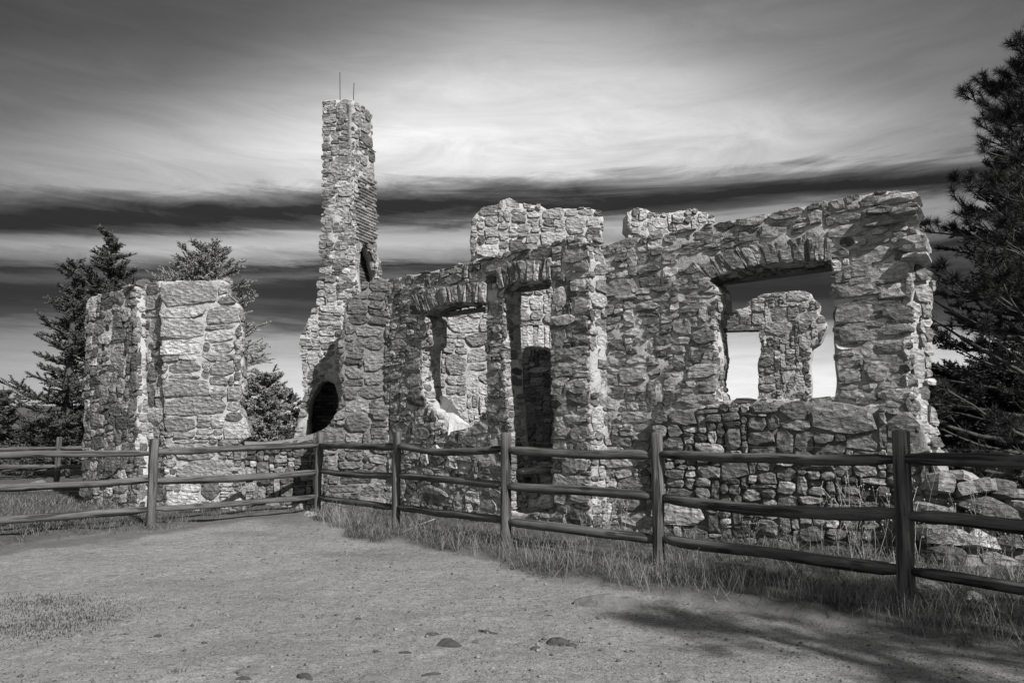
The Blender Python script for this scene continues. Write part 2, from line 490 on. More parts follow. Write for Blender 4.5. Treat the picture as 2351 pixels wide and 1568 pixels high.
def core(plane, outline, holes, th, mat, parent, recess=.0, amp=.014, cs=.05, lowrec=None, name='mortar_core', soft=9.0, recf=None):
    """mortar body of a wall: the outlined slab, its faces lumpy, its thickness real"""
    us = [p[0] for p in outline]; vs_ = [p[1] for p in outline]
    u0, u1, v0, v1 = min(us), max(us), min(vs_), max(vs_)
    nu = int(math.ceil((u1 - u0) / cs)); nv = int(math.ceil((v1 - v0) / cs))
    gu, gv = np.meshgrid(u0 + (np.arange(nu) + .5) * cs, v0 + (np.arange(nv) + .5) * cs, indexing='ij')
    pts = np.stack([gu.ravel(), gv.ravel()], 1)
    k = inpoly(pts, outline)
    for h in holes: k &= ~inpoly(pts, h)
    k = k.reshape(nu, nv)
    kp = np.zeros((nu + 2, nv + 2), bool); kp[1:-1, 1:-1] = k
    idx = -np.ones((nu + 1, nv + 1), int); V2 = []
    bnd = []
    for i in range(nu + 1):
        for j in range(nv + 1):
            q = kp[i:i + 2, j:j + 2]
            s_ = q.sum()
            if s_:
                idx[i, j] = len(V2); V2.append((u0 + i * cs, v0 + j * cs))
                if s_ < 4: bnd.append(len(V2) - 1)
    V2 = np.array(V2)
    if len(V2) == 0: return None
    q, d = nearest(V2[bnd], [outline] + list(holes))
    for t, bi in enumerate(bnd):
        if d[t] < cs * 1.2: V2[bi] = q[t]
    nL = max(2, int(th / .09))
    nV = len(V2); verts = []
    def disp(u, v, w):
        f = fbm(u * 5, v * 5, w * 5 + 3, 4)
        lo_ = nz(u * 1.3 + 7, v * 1.3, 3.3)
        return amp * f * 1.1 + amp * .8 * nz(u * 16, v * 16, w * 9) - .009 + .026 * max(-.35, lo_)
    for (u, v) in V2:
        r_ = recess if recf is None else recf(u, v)
        verts.append(plane.pt(u, v, disp(u, v, 0) - r_))
    for (u, v) in V2: verts.append(plane.pt(u, v, -th))
    faces = []
    bidx = {}
    def mid(i, l):
        key = (i, l)
        if l == 0: return i
        if l == nL: return i + nV
        if key not in bidx:
            u, v = V2[i]; w = l / nL * th
            a = amp * 1.3 * nz(u * 7, v * 7, w * 7); b2 = amp * 1.3 * nz(u * 7 + 9, v * 7, w * 7 + 5)
            bidx[key] = len(verts); verts.append(plane.pt(u + a, v + b2, -w))
        return bidx[key]
    for i in range(nu):
        for j in range(nv):
            if not k[i, j]: continue
            a, b_, c, d_ = idx[i, j], idx[i + 1, j], idx[i + 1, j + 1], idx[i, j + 1]
            faces.append((a, b_, c, d_)); faces.append((d_ + nV, c + nV, b_ + nV, a + nV))
            for (p, q_, ok) in ((a, b_, kp[i + 1, j]), (b_, c, kp[i + 2, j + 1]), (c, d_, kp[i + 1, j + 2]), (d_, a, kp[i, j + 1])):
                if not ok:
                    for l in range(nL): faces.append((mid(q_, l), mid(p, l), mid(p, l + 1), mid(q_, l + 1)))
    o = mesh_obj(name, verts, faces, mat, parent, smooth=True)
    return o

def strip_map(plane, chain, th):
    """chain of (u,v) along an edge: maps (arclength, depth) to the reveal surface, outward offset to the right of travel"""
    L = [0.0]
    for a, b in zip(chain, chain[1:]): L.append(L[-1] + math.hypot(b[0] - a[0], b[1] - a[1]))
    def f(s, d, off):
        s2 = min(max(s, 0), L[-1] - 1e-6)
        i = 0
        while i < len(L) - 2 and L[i + 1] < s2: i += 1
        a, b = chain[i], chain[i + 1]; l = max(L[i + 1] - L[i], 1e-6); t = (s - L[i]) / l
        du, dv = (b[0] - a[0]) / l, (b[1] - a[1]) / l
        nu, nv = dv, -du
        return plane.pt(a[0] + (b[0] - a[0]) * t + nu * off, a[1] + (b[1] - a[1]) * t + nv * off, -d)
    return f, L[-1]

def uvs(plane, pts): return [plane.uv(*p) for p in pts]

def voussoirs(plane, bottom, top, wm, sink, seed, proud=(.01, .035), mat=None, back=.07):
    """soldier stones of an arch, each its own wedge between two poly-lines given in pixels of the plane"""
    rnd = random.Random(seed)
    B = uvs(plane, bottom); T = uvs(plane, top)
    def along(P, t):
        L = [0]
        for a, b in zip(P, P[1:]): L.append(L[-1] + math.hypot(b[0] - a[0], b[1] - a[1]))
        s = t * L[-1]
        for i in range(len(P) - 1):
            if s <= L[i + 1] + 1e-9:
                k = (s - L[i]) / max(L[i + 1] - L[i], 1e-9)
                return (P[i][0] + (P[i + 1][0] - P[i][0]) * k, P[i][1] + (P[i + 1][1] - P[i][1]) * k)
        return P[-1]
    Ltot = math.hypot(B[-1][0] - B[0][0], B[-1][1] - B[0][1]); t = 0.0
    while t < .985:
        dt = wm * rnd.uniform(.5, 1.7) / Ltot
        if t + dt > .96: dt = 1 - t
        ta, tb = t + .004, t + dt - .004
        t += dt
        top_in = rnd.uniform(-.03, .10); bot_in = rnd.uniform(-.03, .03)
        b0 = along(B, ta); b1 = along(B, tb); t0 = along(T, ta); t1 = along(T, tb)
        def lp(a, b, k): return (a[0] + (b[0] - a[0]) * k, a[1] + (b[1] - a[1]) * k)
        P = [lp(b0, t0, .0 + bot_in), lp(b0, b1, .5), lp(b1, t1, .0 - bot_in * .5), lp(b1, t1, .33), lp(b1, t1, .68), lp(b1, t1, 1 - top_in),
             lp(t0, t1, .5), lp(b0, t0, 1 - top_in * rnd.random()), lp(b0, t0, .6), lp(b0, t0, .3)]
        P = [(a + rnd.uniform(-.010, .010), b + rnd.uniform(-.012, .012)) for a, b in P]
        V, Fs = stone_geo(plane.pt, P, rnd.uniform(*proud), rnd, back)
        sink.items.append((1e4, V, Fs, mat))

def dpoly(plane, bottom, top): return uvs(plane, bottom) + uvs(plane, top)[::-1]

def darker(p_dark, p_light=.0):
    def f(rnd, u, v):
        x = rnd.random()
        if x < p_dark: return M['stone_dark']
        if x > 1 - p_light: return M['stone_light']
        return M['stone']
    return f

def build_wall(parent, plane, out_px, holes_px=(), th=.5, sink=None, hfun=lambda v: .13, asp=(1.1, 2.9), excl=(), seed=1, proud=(.0, .035),
               mat=None, cmat=None, recess=.004, chains=(), gap=.004, matf=None, rag=.012, vis=None, amp=.016, round_k=.0, zlo=-.15,
               cs=.05, name='mortar_core', keep=1.0, rough=1.0, jit=.13, recf=None):
    rnd = random.Random(seed * 11 + 5)
    out = uvs(plane, out_px); holes = [uvs(plane, h) for h in holes_px]
    out = [(u, max(v, zlo)) for u, v in out]
    lowest = min(v for u, v in out)
    out = [(u, zlo if v < .12 else v) for u, v in out]
    chs = [uvs(plane, c) for c in chains]
    out_r = resample(out, .11, rnd, rag); holes_r = [resample(h, .11, rnd, rag) for h in holes]
    core(plane, out_r, holes_r, th, cmat or M['mortar'], parent, recess, amp, cs, name=name, recf=recf)
    us = [p[0] for p in out]; vmax = max(p[1] for p in out); u0 = min(us)
    lay(plane.pt, max(us) - u0 + .02, zlo, vmax, sink, hfun, asp, gap, proud, out_r, holes_r, excl, seed=seed, u0=u0, matf=matf,
        round_k=round_k, vis=vis, keep=keep, rough=rough, jit=jit)
    for i, ch in enumerate(chs):        # stones across the thickness of visible reveals and ends
        f, L = strip_map(plane, ch, th)
        g2 = lambda u, v, off, f=f: f(v, u, off)
        lay(g2, th, 0, L, sink, lambda v: hfun(1.5) * .9, (1.0, 2.2), gap, (-.004, .03), seed=seed * 7 + i, matf=matf, warp=.012, round_k=round_k,
            front=True, keep=.92, vis=vis)


# ================================================================== ground
def vnoise(x, y, seed):
    xi = np.floor(x).astype(int); yi = np.floor(y).astype(int); xf = x - xi; yf = y - yi
    def h(a, b):
        n = (a * 374761393 + b * 668265263 + seed * 982451653) & 0x7fffffff
        n = ((n ^ (n >> 13)) * 1274126177) & 0x7fffffff
        return ((n ^ (n >> 16)) & 0xffff) / 65535.0
    u = xf * xf * (3 - 2 * xf); v = yf * yf * (3 - 2 * yf)
    return (h(xi, yi) * (1 - u) + h(xi + 1, yi) * u) * (1 - v) + (h(xi, yi + 1) * (1 - u) + h(xi + 1, yi + 1) * u) * v - .5
def vfbm(x, y, sc, seed, o=4):
    r = np.zeros_like(x); a = 1.0
    for i in range(o):
        r += a * vnoise(x * sc * 2 ** i + 100, y * sc * 2 ** i + 100, seed + i); a *= .5
    return r
# edge between the bare dirt and the grass verge
EDGE = [on_ground(*p) for p in [(-260, 1275), (0, 1252), (200, 1232), (345, 1222), (470, 1200), (560, 1186), (640, 1176), (700, 1184), (760, 1212), (860, 1238),
                                (960, 1252), (1060, 1272), (1150, 1296), (1300, 1335), (1480, 1368), (1700, 1396), (1950, 1428), (2120, 1462), (2351, 1500), (2600, 1540)]]
EDGE_XY = np.array([(p.x, p.y) for p in EDGE])
def edge_y(x):
    return np.interp(x, EDGE_XY[:, 0], EDGE_XY[:, 1]) if np.all(np.diff(EDGE_XY[:, 0]) > 0) else None
assert np.all(np.diff(EDGE_XY[:, 0]) > 0), EDGE_XY
def verge(x, y):
    """signed: >0 in the grass beyond the dirt edge (metres, roughly)"""
    return (y - edge_y(x)) * .72 + vfbm(x, y, 1.6, 5, 3) * .35
def ground_h(x, y, fine=True):
    x = np.asarray(x, float); y = np.asarray(y, float)
    w = np.clip(verge(x, y) / .35, 0, 1)
    h = .035 * w * w * (3 - 2 * w) + vfbm(x, y, .35, 11, 3) * .05 * np.clip((y - 2) / 6, .2, 1) + w * vfbm(x, y, 2.5, 21, 3) * .05
    h += (1 - w) * vfbm(x, y, 2.2, 31, 4) * .022
    if fine: h += vfbm(x, y, 14, 41, 3) * .007
    far = np.clip((np.hypot(x, y) - 22) / 60, 0, 1)
    h += -4.0 * far * far + far * vfbm(x, y, .02, 51, 3) * 4
    return h
def axis(a, b, fine, lo, hi):
    v = list(np.arange(a, b + 1e-6, fine)); s = fine; x = a; left = []
    while x > lo: s *= 1.16; x -= s; left.append(x)
    s = fine; x = b; right = []
    while x < hi: s *= 1.16; x += s; right.append(x)
    return np.array(left[::-1] + v + right)
gx = axis(-7.0, 5.0, .030, -1500, 1500); gy = axis(2.6, 10.5, .028, -600, 2500)
GX, GY = np.meshgrid(gx, gy, indexing='ij'); GZ = ground_h(GX, GY)
def grid_mesh(name, GX, GY, GZ, mat):
    nx, ny = GX.shape; me = bpy.data.meshes.new(name)
    co = np.stack([GX, GY, GZ], -1).reshape(-1, 3)
    i = np.arange(nx * ny).reshape(nx, ny)
    q = np.stack([i[:-1, :-1], i[1:, :-1], i[1:, 1:], i[:-1, 1:]], -1).reshape(-1, 4)
    me.vertices.add(len(co)); me.vertices.foreach_set('co', co.ravel())
    me.loops.add(q.size); me.loops.foreach_set('vertex_index', q.ravel())
    me.polygons.add(len(q)); me.polygons.foreach_set('loop_start', np.arange(0, q.size, 4)); me.polygons.foreach_set('loop_total', np.full(len(q), 4))
    me.polygons.foreach_set('use_smooth', np.ones(len(q), bool))
    me.update(calc_edges=True); me.materials.append(mat)
    o = bpy.data.objects.new(name, me); COL.objects.link(o); return o
m, g, b = new_mat('dirt_and_soil'); p = pos(g)
at = g.node('ShaderNodeAttribute'); at.attribute_name = 'soil'; soil = at.outputs['Fac']  # soil under the grass, plus painted shade at the left
n1 = g.noise(p, .9, 5, .6); n2 = g.noise(p, 9, 5, .65); n3 = g.noise(p, 90, 4, .75); n4 = g.noise(p, 330, 2, .6)
grit = g.voro(p, 95); gritb = g.smooth(grit, .28, .12)
spk = g.smooth(g.noise(p, 170, 2, .5), .66, .72)
damp = g.smooth(g.noise(g.vm('MULTIPLY', p, (.8, 1.6, 1)), .55, 5, .62), .50, .68)
smudge = g.smooth(g.noise(g.vm('MULTIPLY', p, (1, 2.6, 1)), 3.1, 5, .7), .60, .70)
n5 = g.noise(p, 28, 5, .7)
v = g.mul(.25, g.add(.02, g.add(g.mul(g.gn(n5, 5.0), .34),  g.add(g.mul(g.gn(n1, 2.4), .28), g.add(g.mul(g.gn(n2, 3), .28), g.add(g.mul(g.gn(n3, 6.0), .60), g.mul(g.gn(n4, 5.0), .45)))))))
v = g.mul(v, g.sub(1.0, g.mul(damp, .22)))
v = g.mul(v, g.sub(1.0, g.mul(smudge, .5)))
v = g.add(v, g.mul(spk, .10))
v = g.mul(v, g.add(.82, g.mul(gritb, .35)))
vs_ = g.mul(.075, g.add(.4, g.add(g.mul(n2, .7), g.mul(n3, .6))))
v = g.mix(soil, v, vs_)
h = g.add(g.add(g.mul(n3, 1.0), g.mul(n4, .25)), g.add(g.mul(gritb, .30), g.mul(n2, 2.0)))
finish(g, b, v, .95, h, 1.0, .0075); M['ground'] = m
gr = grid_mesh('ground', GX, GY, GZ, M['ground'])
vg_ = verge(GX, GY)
soil_shade_v = np.maximum(np.clip((vg_ + .12) / .3, 0, 1), .72 * np.clip((vg_ + .95 + vfbm(GX, GY, 2.2, 63, 4) * .5) / .5, 0, 1) * np.clip((-2.2 - GX) / 1.0, 0, 1)).ravel()  # verge soil, and a dark band painting shade along the left edge
a_ = gr.data.attributes.new('soil', 'FLOAT', 'POINT'); a_.data.foreach_set('value', soil_shade_v.astype(np.float32))
tag(gr, kind='structure')
def gz(x, y): return float(ground_h(np.array([x]), np.array([y]), False)[0])

# distant hills
hx = np.linspace(-900, 900, 121); rows = [(560, 0.0), (620, .45), (700, 1.0), (820, .9), (1000, .7)]
HX, HY, HZ = [], [], []
for yy, k in rows:
    HX.append(hx); HY.append(np.full_like(hx, yy) - np.abs(hx) * .15)
    HZ.append(-5 + k * (21 + vfbm(hx, hx * 0 + 3, .006, 77, 4) * 14 + np.clip(-hx - 250, 0, 400) * .02) + k * vfbm(hx, hx * 0 + yy, .06, 87, 3) * 2.2)
m, g, b = new_mat('forested_hillside'); n = g.noise(pos(g), .03, 6, .7); finish(g, b, g.mul(.09, g.add(.3, n)), 1.0); M['hill'] = m
hl = grid_mesh('hills', np.array(HX).T, np.array(HY).T, np.array(HZ).T, M['hill']); tag(hl, kind='structure')

# ================================================================== the ruin
DB = (.819, -.574)
PB = Plane((1.18, 9.16), DB)                  # recessed right-hand part of the long wall
PA = Plane((1.0, 8.86), (3, -2.9))            # left-hand part stands forward of it, at a slight angle

# ---------------- right part with the large arched opening
wB = empty('stone_wall', (PB.pt(1.6, 0).x, PB.pt(1.6, 0).y, 0),
           'tall rubble stone wall section with the large arched window opening, broken at its right end', 'stone wall')
sk = StoneSink()
win = [(1626, 647), (1639, 637), (1687, 621), (1743, 608), (1798, 602), (1910, 601), (1912, 700), (1917, 800), (1920, 912), (1800, 915), (1700, 918), (1640, 924),
       (1634, 880), (1640, 800), (1634, 740), (1646, 700), (1646, 658)]
archB = ([(1626, 647), (1639, 637), (1687, 621), (1743, 608), (1798, 602), (1910, 601)], [(1586, 606), (1620, 590), (1680, 572), (1740, 560), (1800, 551), (1912, 542)])
upB = [(1330, 572), (1403, 559), (1464, 546), (1540, 533), (1642, 513), (1687, 505), (1780, 488), (1872, 468), (1947, 454), (2021, 439), (2060, 441), (2078, 458),
       (2100, 474), (2097, 492), (2078, 507), (2080, 522), (2098, 530), (2112, 552), (2108, 585), (2094, 600), (2093, 660), (2092, 750), (2090, 900), (2098, 950),
       (2110, 985), (2110, 1300), (1330, 1236)]
def recB(u, v): return .0 if v > 1.40 else .02
hB = lambda v: .100 if v > 1.3 else .10
jambL = [(1626, 647), (1646, 658), (1646, 700), (1634, 740), (1640, 800), (1634, 880), (1640, 924)][::-1]
soffB = archB[0]
build_wall(wB, PB, upB, [win], .50, sk, hB, (1.2, 3.3), excl=[dpoly(PB, *archB)], seed=3, proud=(-.004, .028), matf=darker(.30, .12),
           chains=[jambL, soffB], recf=recB)
voussoirs(PB, archB[0], archB[1], .085, sk, 31)
# large corner blocks up the right jamb and the corner (quoins)
rq = random.Random(91)
def quoins(plane, px_l, px_r, y0, y1, sink, side, seed, lo=.30, hi=.55, hh=(.12, .24), proud=(.010, .032), matf=None):
    rnd = random.Random(seed); u, v = plane.uv(px_l if side < 0 else px_r, y0); vb = plane.uv(px_l if side < 0 else px_r, y1)[1]
    y = y0
    while v > vb:
        h = rnd.uniform(*hh); w = rnd.uniform(lo, hi)
        e = rnd.uniform(-.02, .02)
        uu = u + e if side < 0 else u - w + e
        P = rect_poly(uu, v - h, w, h, .008, rnd, .02, .05)
        V, Fs = stone_geo(plane.pt, P, rnd.uniform(*proud), rnd, .07, .6)
        sink.items.append((9e3, V, Fs, matf(rnd, u, v) if matf else None)); v -= h + .004
        if rnd.random() < .25: v -= rnd.uniform(.03, .07)
quoins(PB, 1912, 1912, 606, 905, sk, -1, 5, .22, .42, (.12, .26))
quoins(PB, 2040, 2092, 600, 960, sk, 1, 6, .28, .50, (.10, .22))
quoins(PB, 1560, 1640, 690, 905, sk, 1, 8, .22, .42, (.10, .22))
# projecting cap stones on the broken top corner
for (px, py, w, h, off) in [(2060, 462, .42, .12, .10), (2046, 482, .50, .10, .10), (2080, 488, .30, .11, .14), (2040, 505, .52, .13, .07), (2096, 560, .28, .18, .06), (2100, 592, .26, .08, .10)]:
    u, v = PB.uv(px, py); P = rect_poly(u - w / 2, v - h / 2, w, h, .004, rq, .25, .12)
    V, Fs = stone_geo(PB.pt, P, off, rq, .30, 1.2); sk.items.append((9e3, V, Fs, M['stone']))
# oblique broken end of the wall, catching the sun
cpt = PB.uv(2090, 800); c3 = PB.pt(cpt[0] - .03, 0, -.04)
PE = Plane((c3.x, c3.y), (.90, .44))
endo = [(2070, 522), (2100, 528), (2128, 556), (2130, 583), (2110, 592), (2116, 622), (2136, 632), (2140, 690), (2136, 760), (2142, 830), (2134, 880), (2132, 930), (2144, 965),
        (2156, 1000), (2160, 1020), (2172, 1045), (2176, 1100), (2185, 1285), (2085, 1285), (2080, 900)]
build_wall(wB, PE, endo, [], .45, sk, lambda v: .13, (.8, 2.0), seed=9, proud=(.0, .05), matf=darker(.05, .5), rag=.03, name='wall_end_core', amp=.03)
# lower, mortar-poor courses standing slightly proud, grass shade put into darker stones
PBl = PB.moved(.07)
lowB = [(1502, 960), (1560, 940), (1640, 930), (1780, 926), (1925, 922), (2000, 940), (2090, 948), (2112, 985), (2128, 1030), (2150, 1070), (2180, 1105), (2192, 1180), (2200, 1310), (1495, 1245)]
build_wall(wB, PBl, lowB, [], .12, sk, lambda v: .12, (1.1, 2.6), seed=13, proud=(.0, .042), matf=darker(.55, .03), recess=.030, gap=.004, round_k=.0,
           cmat=M['mortar_dark'], name='lower_course_core')
# old timber lintel behind the arch
def beam(parent, plane, pa, pb, off, hgt, dep, mat, name='timber_lintel'):
    (u0, v0), (u1, v1) = plane.uv(*pa), plane.uv(*pb)
    n = 10; mb = MB(); V = []
    for i in range(n + 1):
        t = i / n; u = u0 + (u1 - u0) * t; v = v0 + (v1 - v0) * t
        w = .008 * nz(t * 9, 3.3)
        V += [plane.pt(u, v + w, -off), plane.pt(u, v + hgt + w, -off), plane.pt(u, v + hgt, -off - dep), plane.pt(u, v, -off - dep)]
    Fs = []
    for i in range(n):
        a = i * 4; b_ = a + 4
        for k in range(4): Fs.append((a + k, a + (k + 1) % 4, b_ + (k + 1) % 4, b_ + k))
    Fs += [(3, 2, 1, 0), (n * 4, n * 4 + 1, n * 4 + 2, n * 4 + 3)]
    mb.add(V, Fs); return mb.build(name, mat, parent)
beam(wB, PB, (1640, 640), (1925, 600), .30, .07, .17, M['timber'])
sk.flush(wB, M['stone'])

# ---------------- left part with window and doorway
wA = empty('stone_wall', (PA.pt(-1.2, 0).x, PA.pt(-1.2, 0).y, 0),
           'rubble stone wall section with a small arched window and a doorway, standing forward of the big arch', 'stone wall')
sk = StoneSink()
w1 = [(972, 722), (1012, 702), (1049, 695), (1115, 694), (1117, 940), (1105, 956), (1088, 978), (1062, 988), (1040, 992), (1022, 985), (1000, 955), (976, 915), (969, 870), (971, 800), (984, 792), (986, 735)]
a1 = ([(968, 725), (1012, 702), (1049, 695), (1117, 694)], [(950, 678), (1005, 660), (1055, 652), (1119, 646)])
d2 = [(1155, 661), (1174, 652), (1205, 647), (1263, 644), (1266, 760), (1268, 900), (1272, 1050), (1275, 1180), (1172, 1180), (1171, 1060), (1168, 985), (1160, 900), (1154, 760)]
a2 = ([(1148, 664), (1174, 652), (1205, 647), (1266, 643)], [(1138, 617), (1168, 604), (1205, 598), (1268, 592)])
topA = [(884, 648), (900, 640), (960, 628), (1050, 609), (1080, 601), (1160, 581), (1240, 564), (1300, 551), (1346, 545), (1352, 600), (1354, 900), (1360, 1300), (884, 1200)]
reA = [(972, 722), (986, 735), (984, 792), (971, 800), (969, 870), (976, 915), (1000, 955), (1022, 985)]
reD = [(1155, 661), (1154, 760), (1160, 900), (1168, 985), (1171, 1060), (1172, 1170)]
build_wall(wA, PA, topA, [w1, d2], .36, sk, lambda v: .108, (1.2, 3.2), excl=[dpoly(PA, *a1), dpoly(PA, *a2)], seed=21, proud=(-.004, .024),
           matf=darker(.30, .06), chains=[reA[::-1], reD[::-1], a1[0], a2[0], [(1346, 545), (1352, 600), (1354, 900), (1360, 1240)][::-1]])
voussoirs(PA, a1[0], a1[1], .085, sk, 41, (.02, .04)); voussoirs(PA, a2[0], a2[1], .085, sk, 42, (.02, .04))
quoins(PA, 915, 970, 800, 905, sk, 1, 51, .26, .44, (.14, .26))
quoins(PA, 1268, 1268, 660, 1040, sk, -1, 52, .22, .48, (.12, .30))
quoins(PA, 1300, 1350, 560, 1100, sk, 1, 53, .22, .44, (.12, .26))
beam(wA, PA, (985, 722), (1130, 702), .22, .05, .14, M['timber'])
beam(wA, PA, (1160, 664), (1270, 648), .22, .05, .14, M['timber'])
# pale broken plaster lump on the window sill
mb = MB(); pl = [(988, 912), (1008, 906), (1026, 912), (1048, 938), (1062, 962), (1086, 980), (1062, 987), (1042, 990), (1028, 1002), (1030, 985), (1012, 965), (996, 945)]
ym = sum(q[1] for q in pl) / len(pl); xm = sum(q[0] for q in pl) / len(pl); n = len(pl); V = []
def sill_pt(px, py, extra):      # the broken top of the sill: a slope rising into the wall
    d = .0 + .30 * (992 - py) / 85 + extra + .02 * nz(px * .07, py * .07)
    q = PA.moved(-d); return q.pt(*q.uv(px, py))
for k, o in ((.98, .25), (1.0, .05), (.97, .0), (.5, -.02)):
    V += [sill_pt(xm + (x - xm) * k, ym + (y - ym) * k, o) for x, y in pl]
V.append(sill_pt(xm, ym, -.03)); Fs = []
for r_ in range(3):
    for i in range(n): j = (i + 1) % n; Fs.append((r_ * n + i, r_ * n + j, (r_ + 1) * n + j, (r_ + 1) * n + i))
for i in range(n): Fs.append((3 * n + i, 3 * n + (i + 1) % n, 4 * n))
mb.add(V, Fs); mb.build('plaster_sill', M['plaster'], wA)
# rubble step in the doorway
PS = PA.moved(-.38)
build_wall(wA, PS, [(1196, 1074), (1240, 1070), (1290, 1074), (1292, 1175), (1190, 1175)], [], .55, sk, lambda v: .13, (1.1, 2.4), seed=23, proud=(.0, .05), matf=darker(0, .6), name='threshold_core')
PS2 = PA.moved(-.16)
build_wall(wA, PS2, [(1172, 1122), (1240, 1120), (1274, 1130), (1278, 1180), (1170, 1190)], [], .2, sk, lambda v: .10, (1.1, 2.4), seed=24, proud=(.0, .06), matf=darker(0, .6), name='lower_step_core')
def slab(parent, P, w, d, h, rot, mat, name='stone', seed=1):
    """flat irregular slab lying near horizontal"""
    rnd = random.Random(seed); n = 9; V = []
    for k, zz in ((.92, 0), (1.0, .45), (.97, .85), (.8, 1.0)):
        for i in range(n):
            t = 2 * math.pi * i / n; q = 1 / max(abs(math.cos(t)), abs(math.sin(t))) * .5 + .5
            rr = q * (1 + random.Random(seed * 31 + i).uniform(-.32, .16))
            x = math.cos(t) * w / 2 * rr * k; y = math.sin(t) * d / 2 * rr * k
            V.append(Vector((x, y, h * zz + rnd.uniform(-.06, .06) * h)))
    V.append(Vector((0, 0, h * 1.02)))
    Fs = [tuple(range(n))[::-1]]
    for r_ in range(3):
        for i in range(n): j = (i + 1) % n; Fs.append((r_ * n + i, r_ * n + j, (r_ + 1) * n + j, (r_ + 1) * n + i))
    for i in range(n): Fs.append((3 * n + i, 3 * n + (i + 1) % n, 4 * n))
    Mx = Matrix.Translation(P) @ Matrix.Rotation(rot[2], 4, 'Z') @ Matrix.Rotation(rot[0], 4, 'X') @ Matrix.Rotation(rot[1], 4, 'Y')
    V = [Mx @ x for x in V]
    return mesh_obj(name, V, Fs, mat, parent)
q = at_y(1238, 1076, 9.95); slab(wA, Vector((q.x, q.y, q.z - .06)), .55, .45, .07, (0, 0, .3), M['stone_light'], 'threshold_slab', 4)
sk.flush(wA, M['stone'], limit=299)

# ---------------- stepped pier left of the window wall
PP = Plane((at_y(889, 1000, 11.75).x, 11.75), (1, -.02))
wP = empty('stone_pier', (-2.1, 10.7, 0), 'dark stepped stone pier beside the fireplace, flaring out at its foot', 'stone pier')
sk = StoneSink()
pier = [(892, 640), (872, 646), (832, 650), (828, 672), (808, 690), (790, 706), (786, 760), (780, 800), (779, 860), (786, 905), (776, 945), (752, 978), (722, 1000), (716, 1060), (722, 1200), (900, 1200)]
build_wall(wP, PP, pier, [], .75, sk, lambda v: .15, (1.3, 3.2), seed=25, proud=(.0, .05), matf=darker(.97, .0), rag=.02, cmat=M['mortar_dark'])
sk.flush(wP, M['stone'])

# ---------------- fireplace wall
PF = Plane((at_y(740, 1000, 12.75).x, 12.75), (1, .02))
wF = empty('fireplace_wall', (-3.0, 11.8, 0), 'pale rough stone wall with the black arched fireplace, under the chimney', 'stone wall')
sk = StoneSink()
fo = [(800, 702), (760, 700), (735, 702), (715, 712), (705, 735), (692, 760), (688, 800), (692, 850), (698, 900), (690, 950), (682, 985), (676, 1012), (672, 1190), (815, 1190)]
fh = [(706, 1004), (709, 950), (716, 912), (730, 882), (748, 874), (768, 880), (778, 905), (776, 945), (768, 975), (762, 1010)]
build_wall(wF, PF, fo, [fh], .35, sk, lambda v: .085, (1.4, 3.4), seed=27, proud=(-.012, .018), matf=darker(.08, .35), rag=.025,)
sk.flush(wF, M['stone'])

def brick_face(parent, fmap, polys, holes, rows, bl=.20, bh=.062, seed=1, mat=None, gap=.010, proud=.012, miss=.03, lim=300, back=.05):
    rnd = random.Random(seed); us = [p[0] for P in polys for p in P]; vs2 = [p[1] for P in polys for p in P]; k = 0; v = min(vs2); row = 0
    while v < max(vs2):
        u = min(us) - (bl / 2 if row % 2 else 0)
        while u < max(us):
            c = np.array([[u + bl / 2, v + bh / 2]])
            if any(inpoly(c, P)[0] for P in polys) and not any(inpoly(c, h)[0] for h in holes) and rnd.random() > miss and k < lim:
                a0, a1_, b0, b1 = u + gap / 2, u + bl - gap / 2, v + gap / 2, v + bh - gap / 2
                p_ = proud + rnd.uniform(-.006, .006); e = .005
                V = [fmap(x, y, -back) for x, y in ((a0, b0), (a1_, b0), (a1_, b1), (a0, b1))] + \
                    [fmap(x, y, p_ - e) for x, y in ((a0, b0), (a1_, b0), (a1_, b1), (a0, b1))] + \
                    [fmap(x, y, p_ + rnd.uniform(-.003, .003)) for x, y in ((a0 + e, b0 + e), (a1_ - e, b0 + e), (a1_ - e, b1 - e), (a0 + e, b1 - e))]
                Fs = []
                for r_ in (0, 4):
                    for i in range(4): j = (i + 1) % 4; Fs.append((r_ + i, r_ + j, r_ + 4 + j, r_ + 4 + i))
                Fs.append((8, 9, 10, 11))
                mesh_obj('brick', V, Fs, mat, parent); k += 1
            u += bl
        v += bh; row += 1
# firebox: back wall and cheeks of sooty brick
fu = uvs(PF, [(690, 1015), (690, 862), (800, 862), (800, 1015)])
PFb = PF.moved(-.75)
u0, u1 = min(p[0] for p in fu), max(p[0] for p in fu); z0, z1 = min(p[1] for p in fu) - .15, max(p[1] for p in fu) + .1
V = [PF.pt(u0, z0, -.34), PF.pt(u1, z0, -.34), PF.pt(u1, z1, -.34), PF.pt(u0, z1, -.34)] + [PF.pt(u0, z0, -.8), PF.pt(u1, z0, -.8), PF.pt(u1, z1, -.8), PF.pt(u0, z1, -.8)]
mesh_obj('firebox', V, [(4, 5, 6, 7), (0, 1, 5, 4), (2, 3, 7, 6), (1, 2, 6, 5), (3, 0, 4, 7)], M['soot'], wF)
brick_face(wF, PFb.pt, [[(u0, z0), (u1, z0), (u1, z1), (u0, z1)]], [], 0, seed=61, mat=M['brick_soot'], proud=.02, lim=140)

